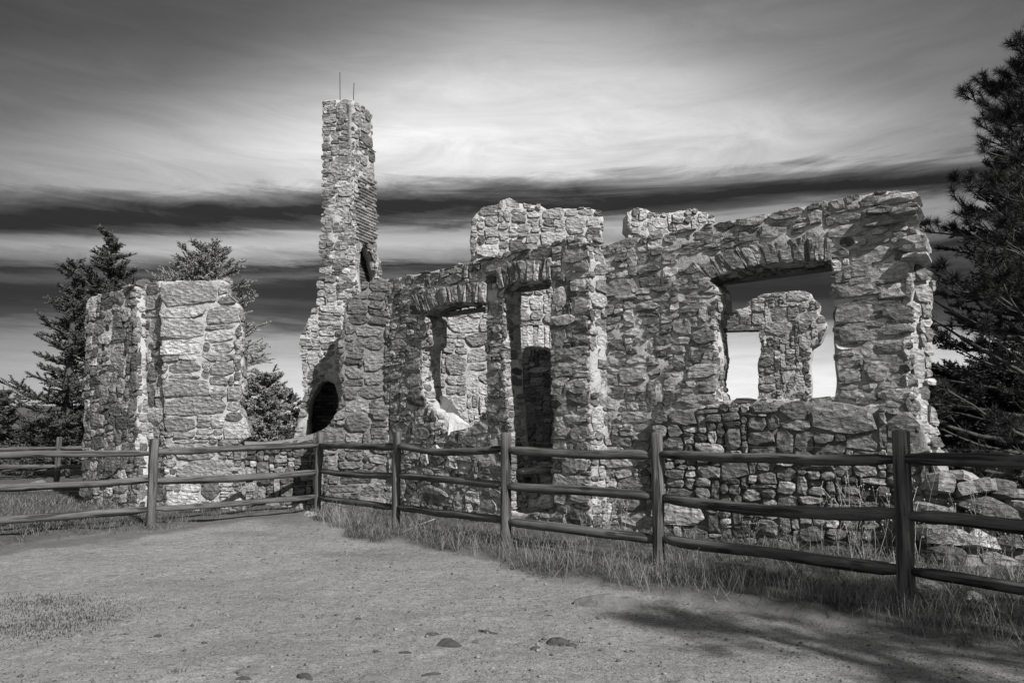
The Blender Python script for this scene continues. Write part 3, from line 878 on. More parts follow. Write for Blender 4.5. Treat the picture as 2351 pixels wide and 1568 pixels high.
# ---------------- chimney
CX0 = at_y(809, 700, 13.0)
PCL = Plane((CX0.x, 13.0), (1, -.06)); PCR = Plane((CX0.x, 13.0), (.40, .916))
ch = empty('stone_chimney', (-2.85, 12.3, 0), 'tall ruined stone chimney stack with brick-lined flue exposed, two thin rods on top', 'chimney')
sk = StoneSink()
cl_ = [(740, 232), (768, 229), (811, 228), (813, 300), (811, 340), (812, 400), (815, 470), (815, 540), (814, 600), (818, 650), (826, 690), (828, 720), (748, 730), (747, 560), (745, 450), (742, 300)]
build_wall(ch, PCL, cl_, [], .32, sk, lambda v: .115, (1.0, 2.4), seed=33, proud=(.0, .022), matf=darker(.25, .10), rag=.006)
cr = [(814, 232), (835, 246), (853, 262), (855, 330), (859, 350), (860, 410), (864, 500), (864, 562), (866, 582), (874, 600), (878, 640), (878, 730), (815, 700), (814, 400)]
brk = [(821, 402), (860, 414), (864, 500), (863, 562), (812, 548), (813, 470), (820, 452)]
flu = [(822, 640), (824, 590), (832, 560), (842, 562), (850, 580), (858, 596), (862, 615), (868, 640), (868, 700), (824, 690)]
build_wall(ch, PCR, cr, [flu], .18, sk, lambda v: .16, (.7, 1.8), excl=[uvs(PCR, brk)], seed=34, proud=(-.005, .022), matf=darker(.2, .15), rag=.006)
brick_face(ch, PCR.pt, [uvs(PCR, brk)], [], 0, bl=.155, bh=.058, seed=35, mat=M['brick'], proud=.022, lim=250, gap=.016)
# the flue: brick inner back wall seen through the hole
PCI = PCR.moved(-.30)
fi = uvs(PCI, [(815, 720), (815, 552), (885, 585), (885, 720)])
zz0, zz1 = .9, max(p[1] for p in fi) + .4
ua, ub = uvs(PCI, [(806, 650)])[0][0], uvs(PCI, [(856, 650)])[0][0]
mesh_obj('flue_lining', [PCI.pt(ua, zz0, -.02), PCI.pt(ub, zz0, -.02), PCI.pt(ub, zz1, -.02), PCI.pt(ua, zz1, -.02), PCI.pt(ua, zz0, -.1), PCI.pt(ub, zz0, -.1), PCI.pt(ub, zz1, -.1), PCI.pt(ua, zz1, -.1)],
         [(0, 1, 2, 3), (5, 4, 7, 6), (0, 3, 7, 4), (2, 1, 5, 6), (3, 2, 6, 7), (1, 0, 4, 5)], M['soot'], ch)
brick_face(ch, PCI.pt, [[(ua, PCI.uv(820, 650)[1] - .3), (ub, PCI.uv(820, 650)[1] - .3), (ub, PCI.uv(850, 590)[1]), (ua, PCI.uv(850, 560)[1])]], [], 0, bl=.155, seed=36, mat=M['brick_soot'], proud=.02, lim=80, miss=.0)
# rear faces of the stack
hh_ = PCL.uv(770, 232)[1]
quoins(PCL, 770, 812, 240, 690, sk, 1, 37, .16, .34, (.08, .18), (.008, .022), darker(.2, .1))
quoins(PCL, 742, 770, 240, 720, sk, -1, 38, .14, .28, (.07, .17), (.004, .020), darker(.2, .1))
# thin rods
def rod(parent, p0, p1, r, mat, name, seg=5):
    d = (p1 - p0); n_ = d.normalized(); a = n_.orthogonal().normalized(); b_ = n_.cross(a)
    V = [p + (a * math.cos(2 * math.pi * i / seg) + b_ * math.sin(2 * math.pi * i / seg)) * r for p in (p0, p1) for i in range(seg)]
    Fs = [(i, (i + 1) % seg, seg + (i + 1) % seg, seg + i) for i in range(seg)] + [tuple(range(seg))[::-1], tuple(range(seg, 2 * seg))]
    return mesh_obj(name, V, Fs, mat, parent)
rod(ch, at_y(781, 240, 13.25), at_y(780.5, 167, 13.25), .008, M['iron'], 'metal_rod')
rod(ch, at_y(811, 244, 13.25), at_y(813, 191, 13.25), .008, M['iron'], 'metal_rod')
# iron bar in the crack of the right face
a3, b3 = PCR.uv(821, 328), PCR.uv(857, 350)
rod(ch, PCR.pt(a3[0], a3[1], .045), PCR.pt(b3[0] + .02, b3[1], .045), .010, M['iron'], 'iron_bar')
# mortar cap
tc_ = [PCL.pt(*PCL.uv(738, 231)), PCL.pt(*PCL.uv(808, 227)), PCR.pt(*PCR.uv(854, 262)), PCL.pt(*PCL.uv(738, 231)) + Vector((.22, .58, 0))]
zt = max(p.z for p in tc_); tc_ = [Vector((p.x, p.y, zt - .05)) for p in tc_]
cc_ = sum(tc_, Vector()) / 4; tc_ = [cc_ + (p - cc_) * .88 for p in tc_]
V = [p - Vector((0, 0, .5)) for p in tc_] + [p + Vector((0, 0, 0)) for p in tc_] + [cc_ + (p - cc_) * .7 + Vector((0, 0, .035)) for p in tc_]
mesh_obj('mortar_cap', V, [(0, 1, 5, 4), (1, 2, 6, 5), (2, 3, 7, 6), (3, 0, 4, 7), (4, 5, 9, 8), (5, 6, 10, 9), (6, 7, 11, 10), (7, 4, 8, 11), (8, 9, 10, 11)], M['mortar'], ch)
sk.flush(ch, M['stone'])

# ---------------- left tower: two masses
T = on_ground(380, 1176)
PT = Plane((T.x, T.y), (1, .01))
PTL = Plane((T.x, T.y), (.85, -.53))
wT = empty('stone_tower', (T.x + .6, T.y + .3, 0), 'sunlit tower-like block of coursed masonry with big squared stones, right of the darker stub', 'stone wall')
sk = StoneSink()
tf = [(366, 646), (385, 643), (440, 645), (480, 643), (520, 645), (522, 680), (534, 690), (545, 705), (550, 760), (552, 800), (554, 905), (546, 935), (556, 955), (564, 980), (570, 1000), (548, 1014),
      (553, 1040), (546, 1080), (556, 1190), (384, 1190), (380, 1000), (372, 800)]
hT = lambda v: .23 if v > 2.5 else (.12 if v > 1.6 else (.17 if v > 1.15 else .10))
build_wall(wT, PT, tf, [], .26, sk, hT, (1.7, 4.0), seed=71, proud=(.004, .035), matf=darker(.05, .30), round_k=.0, rag=.018, jit=.08,
           chains=[[(520, 645), (522, 680), (534, 690), (545, 705), (550, 760), (552, 800), (554, 905), (546, 935), (556, 955), (564, 980), (570, 1000), (548, 1014), (553, 1040), (546, 1080), (556, 1190)][::-1]])
tl = [(323, 664), (345, 650), (367, 646), (373, 800), (381, 1000), (386, 1190), (332, 1190), (327, 900)]
build_wall(wT, PTL, tl, [], .5, sk, lambda v: .15, (1.0, 2.4), seed=72, proud=(.0, .035), matf=darker(.15, .1), rag=.012)
sk.flush(wT, M['stone'])
M1p = Plane((T.x - .68, T.y + .22), (.85, -.53))
wM = empty('stone_wall_stub', (T.x - 1.5, T.y + .9, 0), 'shaded rubble stone wall stub at far left, with put-log holes, beside the sunlit masonry block', 'stone wall')
sk = StoneSink()
m1 = [(200, 692), (207, 681), (240, 674), (270, 669), (285, 660), (300, 655), (310, 656), (312, 700), (314, 800), (317, 1000), (321, 1190), (189, 1180), (194, 950), (198, 760)]
hm_ = [[(244, 745), (250, 745), (250, 758), (244, 758)], [(235, 790), (241, 790), (241, 806), (235, 806)], [(262, 770), (270, 770), (270, 784), (262, 784)], [(229, 822), (236, 822), (236, 836), (229, 836)]]
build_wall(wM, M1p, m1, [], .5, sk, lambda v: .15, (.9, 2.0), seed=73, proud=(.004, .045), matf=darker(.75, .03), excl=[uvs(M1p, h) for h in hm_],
           chains=[[(310, 656), (312, 700), (314, 800), (317, 1000), (320, 1170)][::-1]])
for h in hm_:
    P_ = uvs(M1p, h); mesh_obj('putlog_hole', [M1p.pt(u, v, .012) for u, v in P_] + [M1p.pt(u, v, -.03) for u, v in P_], [(3, 2, 1, 0)[::-1], (4, 5, 1, 0), (5, 6, 2, 1), (6, 7, 3, 2), (7, 4, 0, 3)], M['soot'], wM)  # solid dark patches stand in for the shade inside put-log holes
sk.flush(wM, M['stone'])

# ---------------- low wall between tower and fireplace
lw0 = Vector((T.x + 1.15, 12.2, 0)); PL = Plane((lw0.x, lw0.y), (1, .0))
wL = empty('low_wall', (-3.6, 11.9, 0), 'low broken stone wall footing between the tower block and the fireplace wall', 'stone wall')
sk = StoneSink()
lo = [(540, 1022), (580, 1024), (640, 1020), (680, 1012), (715, 1008), (745, 1005), (750, 1190), (538, 1190)]
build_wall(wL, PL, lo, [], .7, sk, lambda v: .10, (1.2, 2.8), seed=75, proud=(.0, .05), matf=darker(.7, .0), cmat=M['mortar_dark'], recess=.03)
V = []; tops = uvs(PL, [(546, 1020), (600, 1022), (650, 1016), (690, 1008), (720, 1000)])
for u, v in tops:
    V += [PL.pt(u, v - .05, .02), PL.pt(u, v + .01, .0), PL.pt(u, v + .05, -.2), PL.pt(u, v + .04, -.5), PL.pt(u, v - .05, -.68)]
Fs = []
for i in range(len(tops) - 1):
    for k in range(4): Fs.append((i * 5 + k, (i + 1) * 5 + k, (i + 1) * 5 + k + 1, i * 5 + k + 1))
mesh_obj('mortar_cap', V, Fs, M['mortar_dark'], wL, smooth=True)
sk.flush(wL, M['stone'])

# ---------------- back walls of the building
vb = [(900, 420, 1430, 1190), (1400, 440, 1720, 1190)]
PK = Plane((-1.2, 13.9), (1, .02))
wK = empty('back_wall', (0.4, 13.3, 0), 'tall ragged back wall of the ruin rising behind the window wall, rounded mortared top', 'stone wall')
sk = StoneSink()
bk = [(975, 1190), (970, 690), (1020, 665), (1080, 618), (1084, 590), (1079, 560), (1080, 520), (1090, 490), (1108, 476), (1140, 470), (1152, 458), (1170, 454), (1188, 466), (1215, 473), (1240, 472),
      (1262, 484), (1300, 480), (1340, 478), (1362, 480), (1380, 488), (1386, 505), (1384, 545), (1388, 600), (1405, 700), (1405, 1190)]
bh_ = [(1192, 1195), (1192, 798), (1240, 794), (1284, 806), (1284, 1195)]
ab = ([(1185, 799), (1240, 795), (1290, 807)], [(1183, 752), (1240, 746), (1292, 752)])
build_wall(wK, PK, bk, [bh_], .5, sk, lambda v: .17, (.9, 2.3), excl=[dpoly(PK, *ab)], seed=81, proud=(.0, .045), matf=darker(.05, .4), vis=vb, rag=.02)
voussoirs(PK, ab[0], ab[1], .08, sk, 82, mat=M['stone_light'])
sk.flush(wK, M['stone'])
PK2 = Plane((3.0, 14.2), (1, .06))
wK2 = empty('back_wall', (3.2, 13.8, 0), 'short flat-topped piece of back wall peeping over the long wall, right of the gap', 'stone wall')
sk = StoneSink()
b2_ = [(1444, 1180), (1444, 540), (1450, 534), (1442, 520), (1443, 486), (1462, 479), (1482, 482), (1510, 492), (1545, 489), (1592, 482), (1618, 490), (1641, 497), (1641, 1180)]
build_wall(wK2, PK2, b2_, [], .5, sk, lambda v: .16, (.8, 2.0), seed=83, proud=(.0, .045), matf=darker(.1, .3), vis=vb, rag=.02)
sk.flush(wK2, M['stone'])
PK0 = Plane((.6, 17.0), DB)
wK0 = empty('back_wall', (.6, 16.3, 0), 'darker inner stone wall seen through the doorway, beyond the lit back wall', 'stone wall')
sk = StoneSink()
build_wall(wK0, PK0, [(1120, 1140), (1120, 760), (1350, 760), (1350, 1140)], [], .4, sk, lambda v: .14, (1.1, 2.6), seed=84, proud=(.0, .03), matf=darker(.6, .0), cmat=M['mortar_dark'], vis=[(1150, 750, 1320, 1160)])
sk.flush(wK0, M['stone'])
# pier seen through the big opening
PK3 = Plane((5.2, 15.0), (.9, -.43))
wK3 = empty('back_pier', (5.3, 15.2, 0), 'ruined stone pier with a corbelled ledge and dark beam, framed by the large arched opening', 'stone pier')
sk = StoneSink()
b3_ = [(1600, 755), (1600, 720), (1690, 712), (1716, 706), (1714, 697), (1722, 690), (1752, 676), (1790, 672), (1830, 667), (1858, 673), (1870, 688), (1882, 700), (1878, 716), (1890, 728), (1900, 745), (1894, 762),
       (1882, 786), (1866, 794), (1862, 800), (1861, 860), (1864, 915), (1868, 1170), (1738, 1170), (1742, 915), (1740, 850), (1746, 800), (1744, 756)]
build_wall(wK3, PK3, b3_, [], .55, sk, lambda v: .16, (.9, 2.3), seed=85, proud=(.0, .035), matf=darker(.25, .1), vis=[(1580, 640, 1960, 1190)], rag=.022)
beam(wK3, PK3, (1610, 762), (1746, 758), -.03, .10, .3, M['timber'], 'lintel_beam')
sk.flush(wK3, M['stone'])

# ---------------- tumbled end of the long wall at the right
def at_plane(pl_, px, py, off=0):
    u, v = pl_.uv(px, py); return pl_.pt(u, v, off)
rb = empty('rubble_heap', (4.4, 7.0, 0), 'heap of tumbled flat stones sloping down from the right end of the long wall', 'stone heap')
PRb = Plane((3.95, 7.15), (.90, -.20))
rs = random.Random(5)
spec = [(2150, 1112, .42, .34, .22), (2240, 1120, .46, .36, .15), (2290, 1122, .30, .30, .18), (2320, 1142, .50, .42, .10), (2255, 1165, .70, .42, .20), (2160, 1160, .44, .30, .22),
        (2345, 1160, .40, .40, .12), (2200, 1100, .36, .3, .12), (2380, 1185, .50, .4, .16), (2190, 1195, .50, .34, .2), (2290, 1200, .60, .4, .2), (2350, 1215, .5, .4, .18),
        (2140, 1215, .4, .3, .2), (2230, 1240, .6, .4, .22), (2330, 1250, .6, .4, .2), (2410, 1235, .5, .4, .2), (2170, 1270, .5, .4, .2), (2280, 1285, .6, .4, .2), (2380, 1285, .6, .4, .2), (2450, 1270, .5, .4, .2),
        (2420, 1205, .5, .5, .14), (2128, 1172, .3, .3, .18), (2300, 1168, .34, .3, .1)]
for i, (px, py, w, d, h) in enumerate(spec):
    h *= .82; P = at_plane(PRb, px, py, rs.uniform(-.10, .06)); P.z -= h * .5
    slab(rb, P, w, d, h, (rs.uniform(-.35, .2), rs.uniform(-.12, .42), rs.uniform(-.9, .9)), M['stone_dark'] if rs.random() < .8 else M['stone'], 'stone', 100 + i)
mb = MB()       # earth and mortar packing under the heap
prof = [(2100, 1085), (2170, 1100), (2210, 1112), (2260, 1135), (2330, 1155), (2400, 1190), (2480, 1225), (2560, 1300)]
V = []
for px, py in prof:
    P = at_plane(PRb, px, py, -.12)
    V += [Vector((P.x - .05, P.y - .25, -.1)), Vector((P.x, P.y - .05, P.z - .14)), Vector((P.x, P.y + .25, P.z - .1)), Vector((P.x, P.y + .7, -.1))]
Fs = [(i * 4 + k, (i + 1) * 4 + k, (i + 1) * 4 + k + 1, i * 4 + k + 1) for i in range(len(prof) - 1) for k in range(3)]
mb.add(V, Fs); mb.build('rubble_fill', M['mortar_dark'], rb)

# stone pillar at the right edge
pl0 = Vector((7.45, 10.4, 0)); PG = Plane((pl0.x, pl0.y), (1, -.1))
wG = empty('stone_pillar', (7.8, 10.6, 0), 'short dark stone pillar standing under the pine at the right edge', 'stone pillar')
sk = StoneSink()
build_wall(wG, PG, [(2318, 1052), (2328, 1036), (2350, 1034), (2400, 1038), (2420, 1060), (2424, 1210), (2316, 1210)], [], .6, sk, lambda v: .22, (.9, 1.6), seed=88, proud=(.02, .06), matf=darker(.5, 0), cmat=M['mortar_dark'])
sk.flush(wG, M['stone'])


# ================================================================== fences
def log_mesh(L, r, seed, segs=12, sides=12, taper_ends=True, sag=0.0, groove=True, lean=0.0):
    rnd = random.Random(seed); V = []; Fs = []
    ga = rnd.uniform(0, 2 * math.pi); gb = ga + rnd.uniform(1.5, 3.5)
    for i in range(segs + 1):
        t = i / segs; x = t * L
        e = 1.0
        if taper_ends:
            dd = min(t, 1 - t) * L
            e = .62 if dd < .03 else min(1.0, .66 + (dd - .03) * 4.5)
        z = -sag * 4 * t * (1 - t) + .020 * nz(x * 1.6, seed * 1.3) ; y = .020 * nz(x * 1.6 + 50, seed * 1.7)
        for k in range(sides):
            a = 2 * math.pi * k / sides
            rr = r * e * (1 + .13 * nz(x * 1.4, math.cos(a) * 1.2 + seed, math.sin(a) * 1.2))
            if groove:
                d = abs((a - ga - .3 * nz(x * 1.2, seed) + math.pi) % (2 * math.pi) - math.pi)
                if d < .27: rr *= .80
            V.append((x, y + math.cos(a) * rr, z + math.sin(a) * rr))
    for i in range(segs):
        for k in range(sides):
            k2 = (k + 1) % sides
            Fs.append((i * sides + k, i * sides + k2, (i + 1) * sides + k2, (i + 1) * sides + k))
    return V, Fs, sides, segs
def add_log(name, p0, p1, r, seed, mat, parent, cap=.0, **kw):
    d = p1 - p0; L = d.length
    V, Fs, sides, segs = log_mesh(L, r, seed, **kw)
    n0 = len(V)
    # rounded end at p1 (and flat end at p0)
    ring = [segs * sides + k for k in range(sides)]
    c = Vector((0, 0, 0))
    for k in ring: c += Vector(V[k])
    c /= sides
    r2 = [];
    for k in ring:
        q = Vector(V[k]); V.append(tuple(c + (q - c) * .72 + Vector((cap * .75, 0, 0)))); r2.append(len(V) - 1)
    V.append(tuple(c + Vector((cap, 0, 0)))); top = len(V) - 1
    for k in range(sides):
        k2 = (k + 1) % sides
        Fs.append((ring[k], ring[k2], r2[k2], r2[k])); Fs.append((r2[k], r2[k2], top))
    Fs.append(tuple(range(sides))[::-1])
    me = bpy.data.meshes.new(name); me.from_pydata(V, [], Fs); me.materials.append(mat)
    me.polygons.foreach_set('use_smooth', [True] * len(me.polygons))
    o = bpy.data.objects.new(name, me); COL.objects.link(o)
    q = d.to_track_quat('X', 'Z'); o.rotation_mode = 'QUATERNION'; o.rotation_quaternion = q
    o.location = p0 - (parent.location if parent else Vector())
    if parent: o.parent = parent
    return o
def wire(parent, pts, r=.0016):
    mb = MB()
    for a, b_ in zip(pts, pts[1:]):
        mid_ = (a + b_) / 2 + Vector((0, 0, -.012))
        for p, q in ((a, mid_), (mid_, b_)):
            d = (q - p).normalized(); s_ = d.orthogonal().normalized(); t_ = d.cross(s_)
            V = [x + (s_ * math.cos(w) + t_ * math.sin(w)) * r for x in (p, q) for w in (0, 2.09, 4.19)]
            mb.add(V, [(0, 1, 4, 3), (1, 2, 5, 4), (2, 0, 3, 5)])
    mb.build('wire', M['metal'], parent)
posts = []      # (x, y, top height, rails heights)
for px, pyb, pyt, hs in [(343, 1215, 1007, (.97, .61, .25)), (729, 1178, 992, (1.02, .63, .25)), (908, 1214, 992, (1.05, .67, .28)), (1161, 1265, 993, (1.05, .68, .31)),
                         (1515, 1308, 993, (1.04, .65, .27)), (2085, 1405, 987, (1.05, .67, .28))]:
    p = on_ground(px, pyb); posts.append([p.x, p.y, at_y(px, pyt, p.y).z, hs])
def extend(a, b, k, d):
    dx, dy = a[0] - b[0], a[1] - b[1]; L = math.hypot(dx, dy)
    return [a[0] + dx / L * d, a[1] + dy / L * d, a[2], a[3]]
pL = [posts[0][0] - 1.86, posts[0][1] - 1.50, 1.13, (.97, .61, .25)]
pL2 = [pL[0] - 1.7, pL[1] - 1.6, 1.13, (.97, .61, .25)]
pR = [posts[5][0] + 1.60, posts[5][1] - 1.72, 1.26, (1.05, .67, .28)]
pR2 = [pR[0] + 1.6, pR[1] - 1.8, 1.26, (1.05, .67, .28)]
run = [pL2, pL] + posts + [pR, pR2]
def build_fence(run, label, seed, lean=None, rp=.056, rr=.043, wires=True, loc=None, sags=None):
    f = empty('rail_fence', (run[len(run) // 2][0], run[len(run) // 2][1], 0), label, 'fence')
    for i, (x, y, h, hs) in enumerate(run):
        d = (lean or {}).get(i, 0)
        p = Vector((x, y, -.15)); q = Vector((x - d, y, h - .012))
        add_log('post', p, q, rp * (1.06 if i % 2 else 1.0), seed + i, M['wood'], f, cap=.018, taper_ends=False, segs=9, sides=16)
    for i in range(len(run) - 1):
        a, b_ = run[i], run[i + 1]
        for k in range(3):
            s = seed * 5 + i * 3 + k; rnd = random.Random(s)
            sg = (sags or {}).get((i, k), rnd.uniform(-.01, .025))
            A = Vector((a[0], a[1], a[3][k] + rnd.uniform(-.012, .012))); B = Vector((b_[0], b_[1], b_[3][k] + rnd.uniform(-.012, .012)))
            dd = (B - A).normalized()
            add_log('rail', A + dd * .012, B - dd * .012, rr * rnd.uniform(.92, 1.14), s, M['wood'], f, sag=sg, segs=14)
    if wires:
        for hz_ in (1.135, .90, .79, .53, .43, .16):
            wire(f, [Vector((x, y + .05, hz_)) for x, y, h, hs in run])
    return f
build_fence(run, 'weathered log rail fence with round posts and thin wires, bordering the dirt yard', 3,
            lean={7: -.02}, sags={(4, 0): .055, (6, 1): .05, (3, 1): .02, (6, 0): .02})
q = on_ground(137, 1112); 
y0 = 16.2
fr = [[at_y(-420, 1000, 14.0).x, 14.0, 1.1, (.86, .48, .10)], [at_y(137, 1000, y0).x, y0, 1.10, (.86, .48, .10)], [at_y(137, 1000, y0).x + 2.3, y0 + .4, 1.1, (.86, .48, .10)]]
fr.insert(1, [(fr[0][0] + fr[1][0]) / 2, (fr[0][1] + fr[1][1]) / 2, 1.1, (.86, .48, .10)])
build_fence(fr, 'distant three-rail log fence running behind the stone stub at the far left', 9, wires=False)


# ================================================================== vegetation
def finish_tris(name, V, Fs, mat, parent=None, kind=None, label=None):
    """big triangle soups through numpy"""
    V = np.asarray(V, dtype=np.float32).reshape(-1, 3); Fs = np.asarray(Fs, dtype=np.int32).reshape(-1, 3)
    me = bpy.data.meshes.new(name)
    me.vertices.add(len(V)); me.vertices.foreach_set('co', V.ravel())
    me.loops.add(Fs.size); me.loops.foreach_set('vertex_index', Fs.ravel())
    me.polygons.add(len(Fs)); me.polygons.foreach_set('loop_start', np.arange(0, Fs.size, 3)); me.polygons.foreach_set('loop_total', np.full(len(Fs), 3))
    me.update(calc_edges=True); me.materials.append(mat)
    o = bpy.data.objects.new(name, me); COL.objects.link(o)
    if parent is not None: o.parent = parent; o.location = -parent.location
    if kind: o['kind'] = kind
    return o
NR = np.random.RandomState(4)
def blades(n, xs, ys, hs, w, bend, lean=None, mats=None):
    """n curved three-triangle blades rooted at xs, ys; returns V, F"""
    z = ground_h(xs, ys, False) - .005
    a = NR.uniform(0, 2 * np.pi, n); dx, dy = np.cos(a), np.sin(a)
    b = NR.uniform(0, 2 * np.pi, n); bx, by = np.cos(b) * bend * hs, np.sin(b) * bend * hs
    V = np.zeros((n, 5, 3))
    V[:, 0] = np.stack([xs - dx * w, ys - dy * w, z], 1); V[:, 1] = np.stack([xs + dx * w, ys + dy * w, z], 1)
    V[:, 2] = np.stack([xs - dx * w * .75 + bx * .3, ys - dy * w * .75 + by * .3, z + hs * .52], 1)
    V[:, 3] = np.stack([xs + dx * w * .75 + bx * .3, ys + dy * w * .75 + by * .3, z + hs * .52], 1)
    V[:, 4] = np.stack([xs + bx, ys + by, z + hs * (1 - .58 * np.minimum(bend, 1.5))], 1)
    base = np.arange(n)[:, None] * 5
    Fc = np.stack([base + [0, 1, 3], base + [0, 3, 2], base + [2, 3, 4]], 1)
    return V.reshape(-1, 3), Fc.reshape(-1, 3)
def wall_side(x, y):
    """True where a point is on the open side of the long wall and other masonry"""
    dA = (x - PA.P.x) * PA.N.x + (y - PA.P.y) * PA.N.y
    dB = (x - PB.P.x) * PB.N.x + (y - PB.P.y) * PB.N.y
    return (dA > -.02) & (dB > -.02) | ((x > 1.2) & (dB > -.02))
def grass_patch(name, n, cond, hlo, hhi, w, bend, mat, box, clump=.5, kind='stuff'):
    xs = NR.uniform(box[0], box[1], n * 4); ys = NR.uniform(box[2], box[3], n * 4)
    c = cond(xs, ys); dens = (vfbm(xs, ys, 1.6, 91, 3) + vfbm(xs, ys, 7.0, 95, 2) * 1.2) * 1.5 + .38
    k = c & (NR.uniform(0, 1, len(xs)) < np.clip(dens * clump * 2, .01, 1)); xs = xs[k][:n]; ys = ys[k][:n]
    m_ = len(xs); hs = NR.uniform(hlo, hhi, m_) * (1 + .6 * vfbm(xs, ys, 1.1, 93, 2)) 
    V, Fc = blades(m_, xs, ys, hs, w, NR.uniform(bend * .3, bend * 1.6, m_))
    o = finish_tris(name, V, Fc, mat); o['kind'] = kind
    return o
band_ = lambda a, b_: (lambda x, y: (verge(x, y) > a) & (verge(x, y) < b_) & wall_side(x, y))
grass_patch('grass', 30000, band_(-.02, 3.2), .03, .13, .0020, 1.2, M['grass_dark'], (-3.3, 5.0, 3.2, 11.6))
grass_patch('dry_grass', 15000, band_(.02, 3.0), .08, .26, .0018, 1.3, M['grass'], (-3.3, 5.0, 3.2, 11.6), .4)
grass_patch('dry_grass', 9000, lambda x, y: (verge(x, y) > .0) & (y < 14), .05, .18, .0024, 1.3, M['grass'], (-9.5, -2.9, 7.5, 14.0), .45)
grass_patch('grass', 12000, lambda x, y: (verge(x, y) > .0) & (y < 16), .05, .16, .0025, .9, M['grass_dark'], (-10.5, -2.9, 7.5, 16.0), .6)
# bright long tufts round the corner post and along the foot of the fence
def tufts(name, spots, mat, hh=(.18, .36), n=70, spread=.10, w=.0016, bend=.75):
    X_, Y_, H_ = [], [], []
    for (px, py) in spots:
        p = on_ground(px, py)
        X_.append(NR.normal(p.x, spread, n)); Y_.append(NR.normal(p.y, spread * .8, n)); H_.append(NR.uniform(*hh, n))
    xs = np.concatenate(X_); ys = np.concatenate(Y_); hs = np.concatenate(H_)
    V, Fc = blades(len(xs), xs, ys, hs, w, NR.uniform(bend * .3, bend * 1.5, len(xs)))
    o = finish_tris(name, V, Fc, mat); o['kind'] = 'stuff'
sp = [(752, 1195), (768, 1200), (790, 1208), (815, 1212), (840, 1205), (862, 1212), (880, 1225), (935, 1232), (960, 1225), (1180, 1285), (1210, 1290), (1250, 1300), (1290, 1290), (1320, 1305), (1190, 1265),
      (1340, 1310), (1440, 1345), (1480, 1350), (1540, 1350), (1560, 1330), (1590, 1345), (1640, 1365), (1700, 1370), (1730, 1350), (1770, 1380), (1830, 1385), (1880, 1395), (1940, 1400), (2000, 1415),
      (2050, 1425), (2105, 1440), (2140, 1450), (2200, 1455), (2260, 1475), (2330, 1480), (1010, 1250), (1060, 1262), (1100, 1275), (1400, 1320), (220, 1222), (150, 1225), (80, 1232), (400, 1205), (290, 1215), (480, 1190)]
tufts('long_dry_grass', sp, M['grass'], n=60)
tufts('long_dry_grass', [(775, 1200), (800, 1206), (760, 1196), (830, 1208)], M['weed'], hh=(.2, .42), n=60, spread=.13, bend=1.0)
tufts('grass_stubble', [(x, y) for x, y in [(20, 1385), (60, 1375), (110, 1380), (150, 1390), (40, 1410), (90, 1420), (140, 1425), (10, 1440), (60, 1450), (120, 1455), (190, 1410), (170, 1440), (220, 1420), (250, 1395)]],
      M['grass_dark'], hh=(.012, .04), n=200, spread=.16, w=.0022, bend=.5)
# small stubble sprigs scattered in the bare yard
tufts('grass_stubble', [(993, 1462), (1290, 1482), (1110, 1452), (410, 1545), (1330, 1478)], M['grass_dark'], hh=(.01, .035), n=40, spread=.03, w=.0015, bend=.5)

def weed_mesh(seed, h, heads=True):
    rnd = random.Random(seed); V = []; Fs = []
    def tube(p, q, r0, r1):
        k = len(V); d = (q - p).normalized(); s_ = d.orthogonal().normalized(); t_ = d.cross(s_)
        for x, r_ in ((p, r0), (q, r1)):
            for w in (0, 2.09, 4.19): V.append(tuple(x + (s_ * math.cos(w) + t_ * math.sin(w)) * r_))
        for i in range(3): j = (i + 1) % 3; Fs.append((k + i, k + j, k + 3 + j, k + 3 + i))
    def head(p, r_):
        k = len(V)
        for v_ in ((0, 0, 1), (0, 0, -1), (1, 0, 0), (0, 1, 0), (-1, 0, 0), (0, -1, 0)): V.append(tuple(p + Vector(v_) * r_ * rnd.uniform(.8, 1.2)))
        for a, b_, c in ((0, 2, 3), (0, 3, 4), (0, 4, 5), (0, 5, 2), (1, 3, 2), (1, 4, 3), (1, 5, 4), (1, 2, 5)): Fs.append((k + a, k + b_, k + c))
    for st in range(rnd.randint(3, 6)):
        p = Vector((rnd.uniform(-.02, .02), rnd.uniform(-.02, .02), 0)); d = Vector((rnd.uniform(-.28, .28), rnd.uniform(-.2, .2), 1)).normalized()
        hh = h * rnd.uniform(.65, 1.05); n = 6
        for i in range(n):
            q = p + d * hh / n; tube(p, q, .0024 * (1 - i / n * .6), .0024 * (1 - (i + 1) / n * .6))
            d = (d + Vector((rnd.uniform(-.12, .12), rnd.uniform(-.12, .12), .05))).normalized()
            if i > 1 and rnd.random() < .85:
                e = (d + Vector((rnd.uniform(-.8, .8), rnd.uniform(-.8, .8), .1))).normalized() * rnd.uniform(.05, .14)
                tube(q, q + e, .002, .0012)
                if heads: head(q + e, rnd.uniform(.006, .011))
                else: head(q + e, .005)
                if rnd.random() < .6:
                    e2 = (d + Vector((rnd.uniform(-.8, .8), rnd.uniform(-.8, .8), 0))).normalized() * .05
                    tube(q + e * .5, q + e * .5 + e2, .0015, .001); head(q + e * .5 + e2, .006)
            p = q
        head(p, rnd.uniform(.008, .012))
    me = bpy.data.meshes.new('weed'); me.from_pydata(V, [], Fs); me.materials.append(M['weed']); return me
WM = [weed_mesh(i, .55 + .1 * i) for i in range(4)]
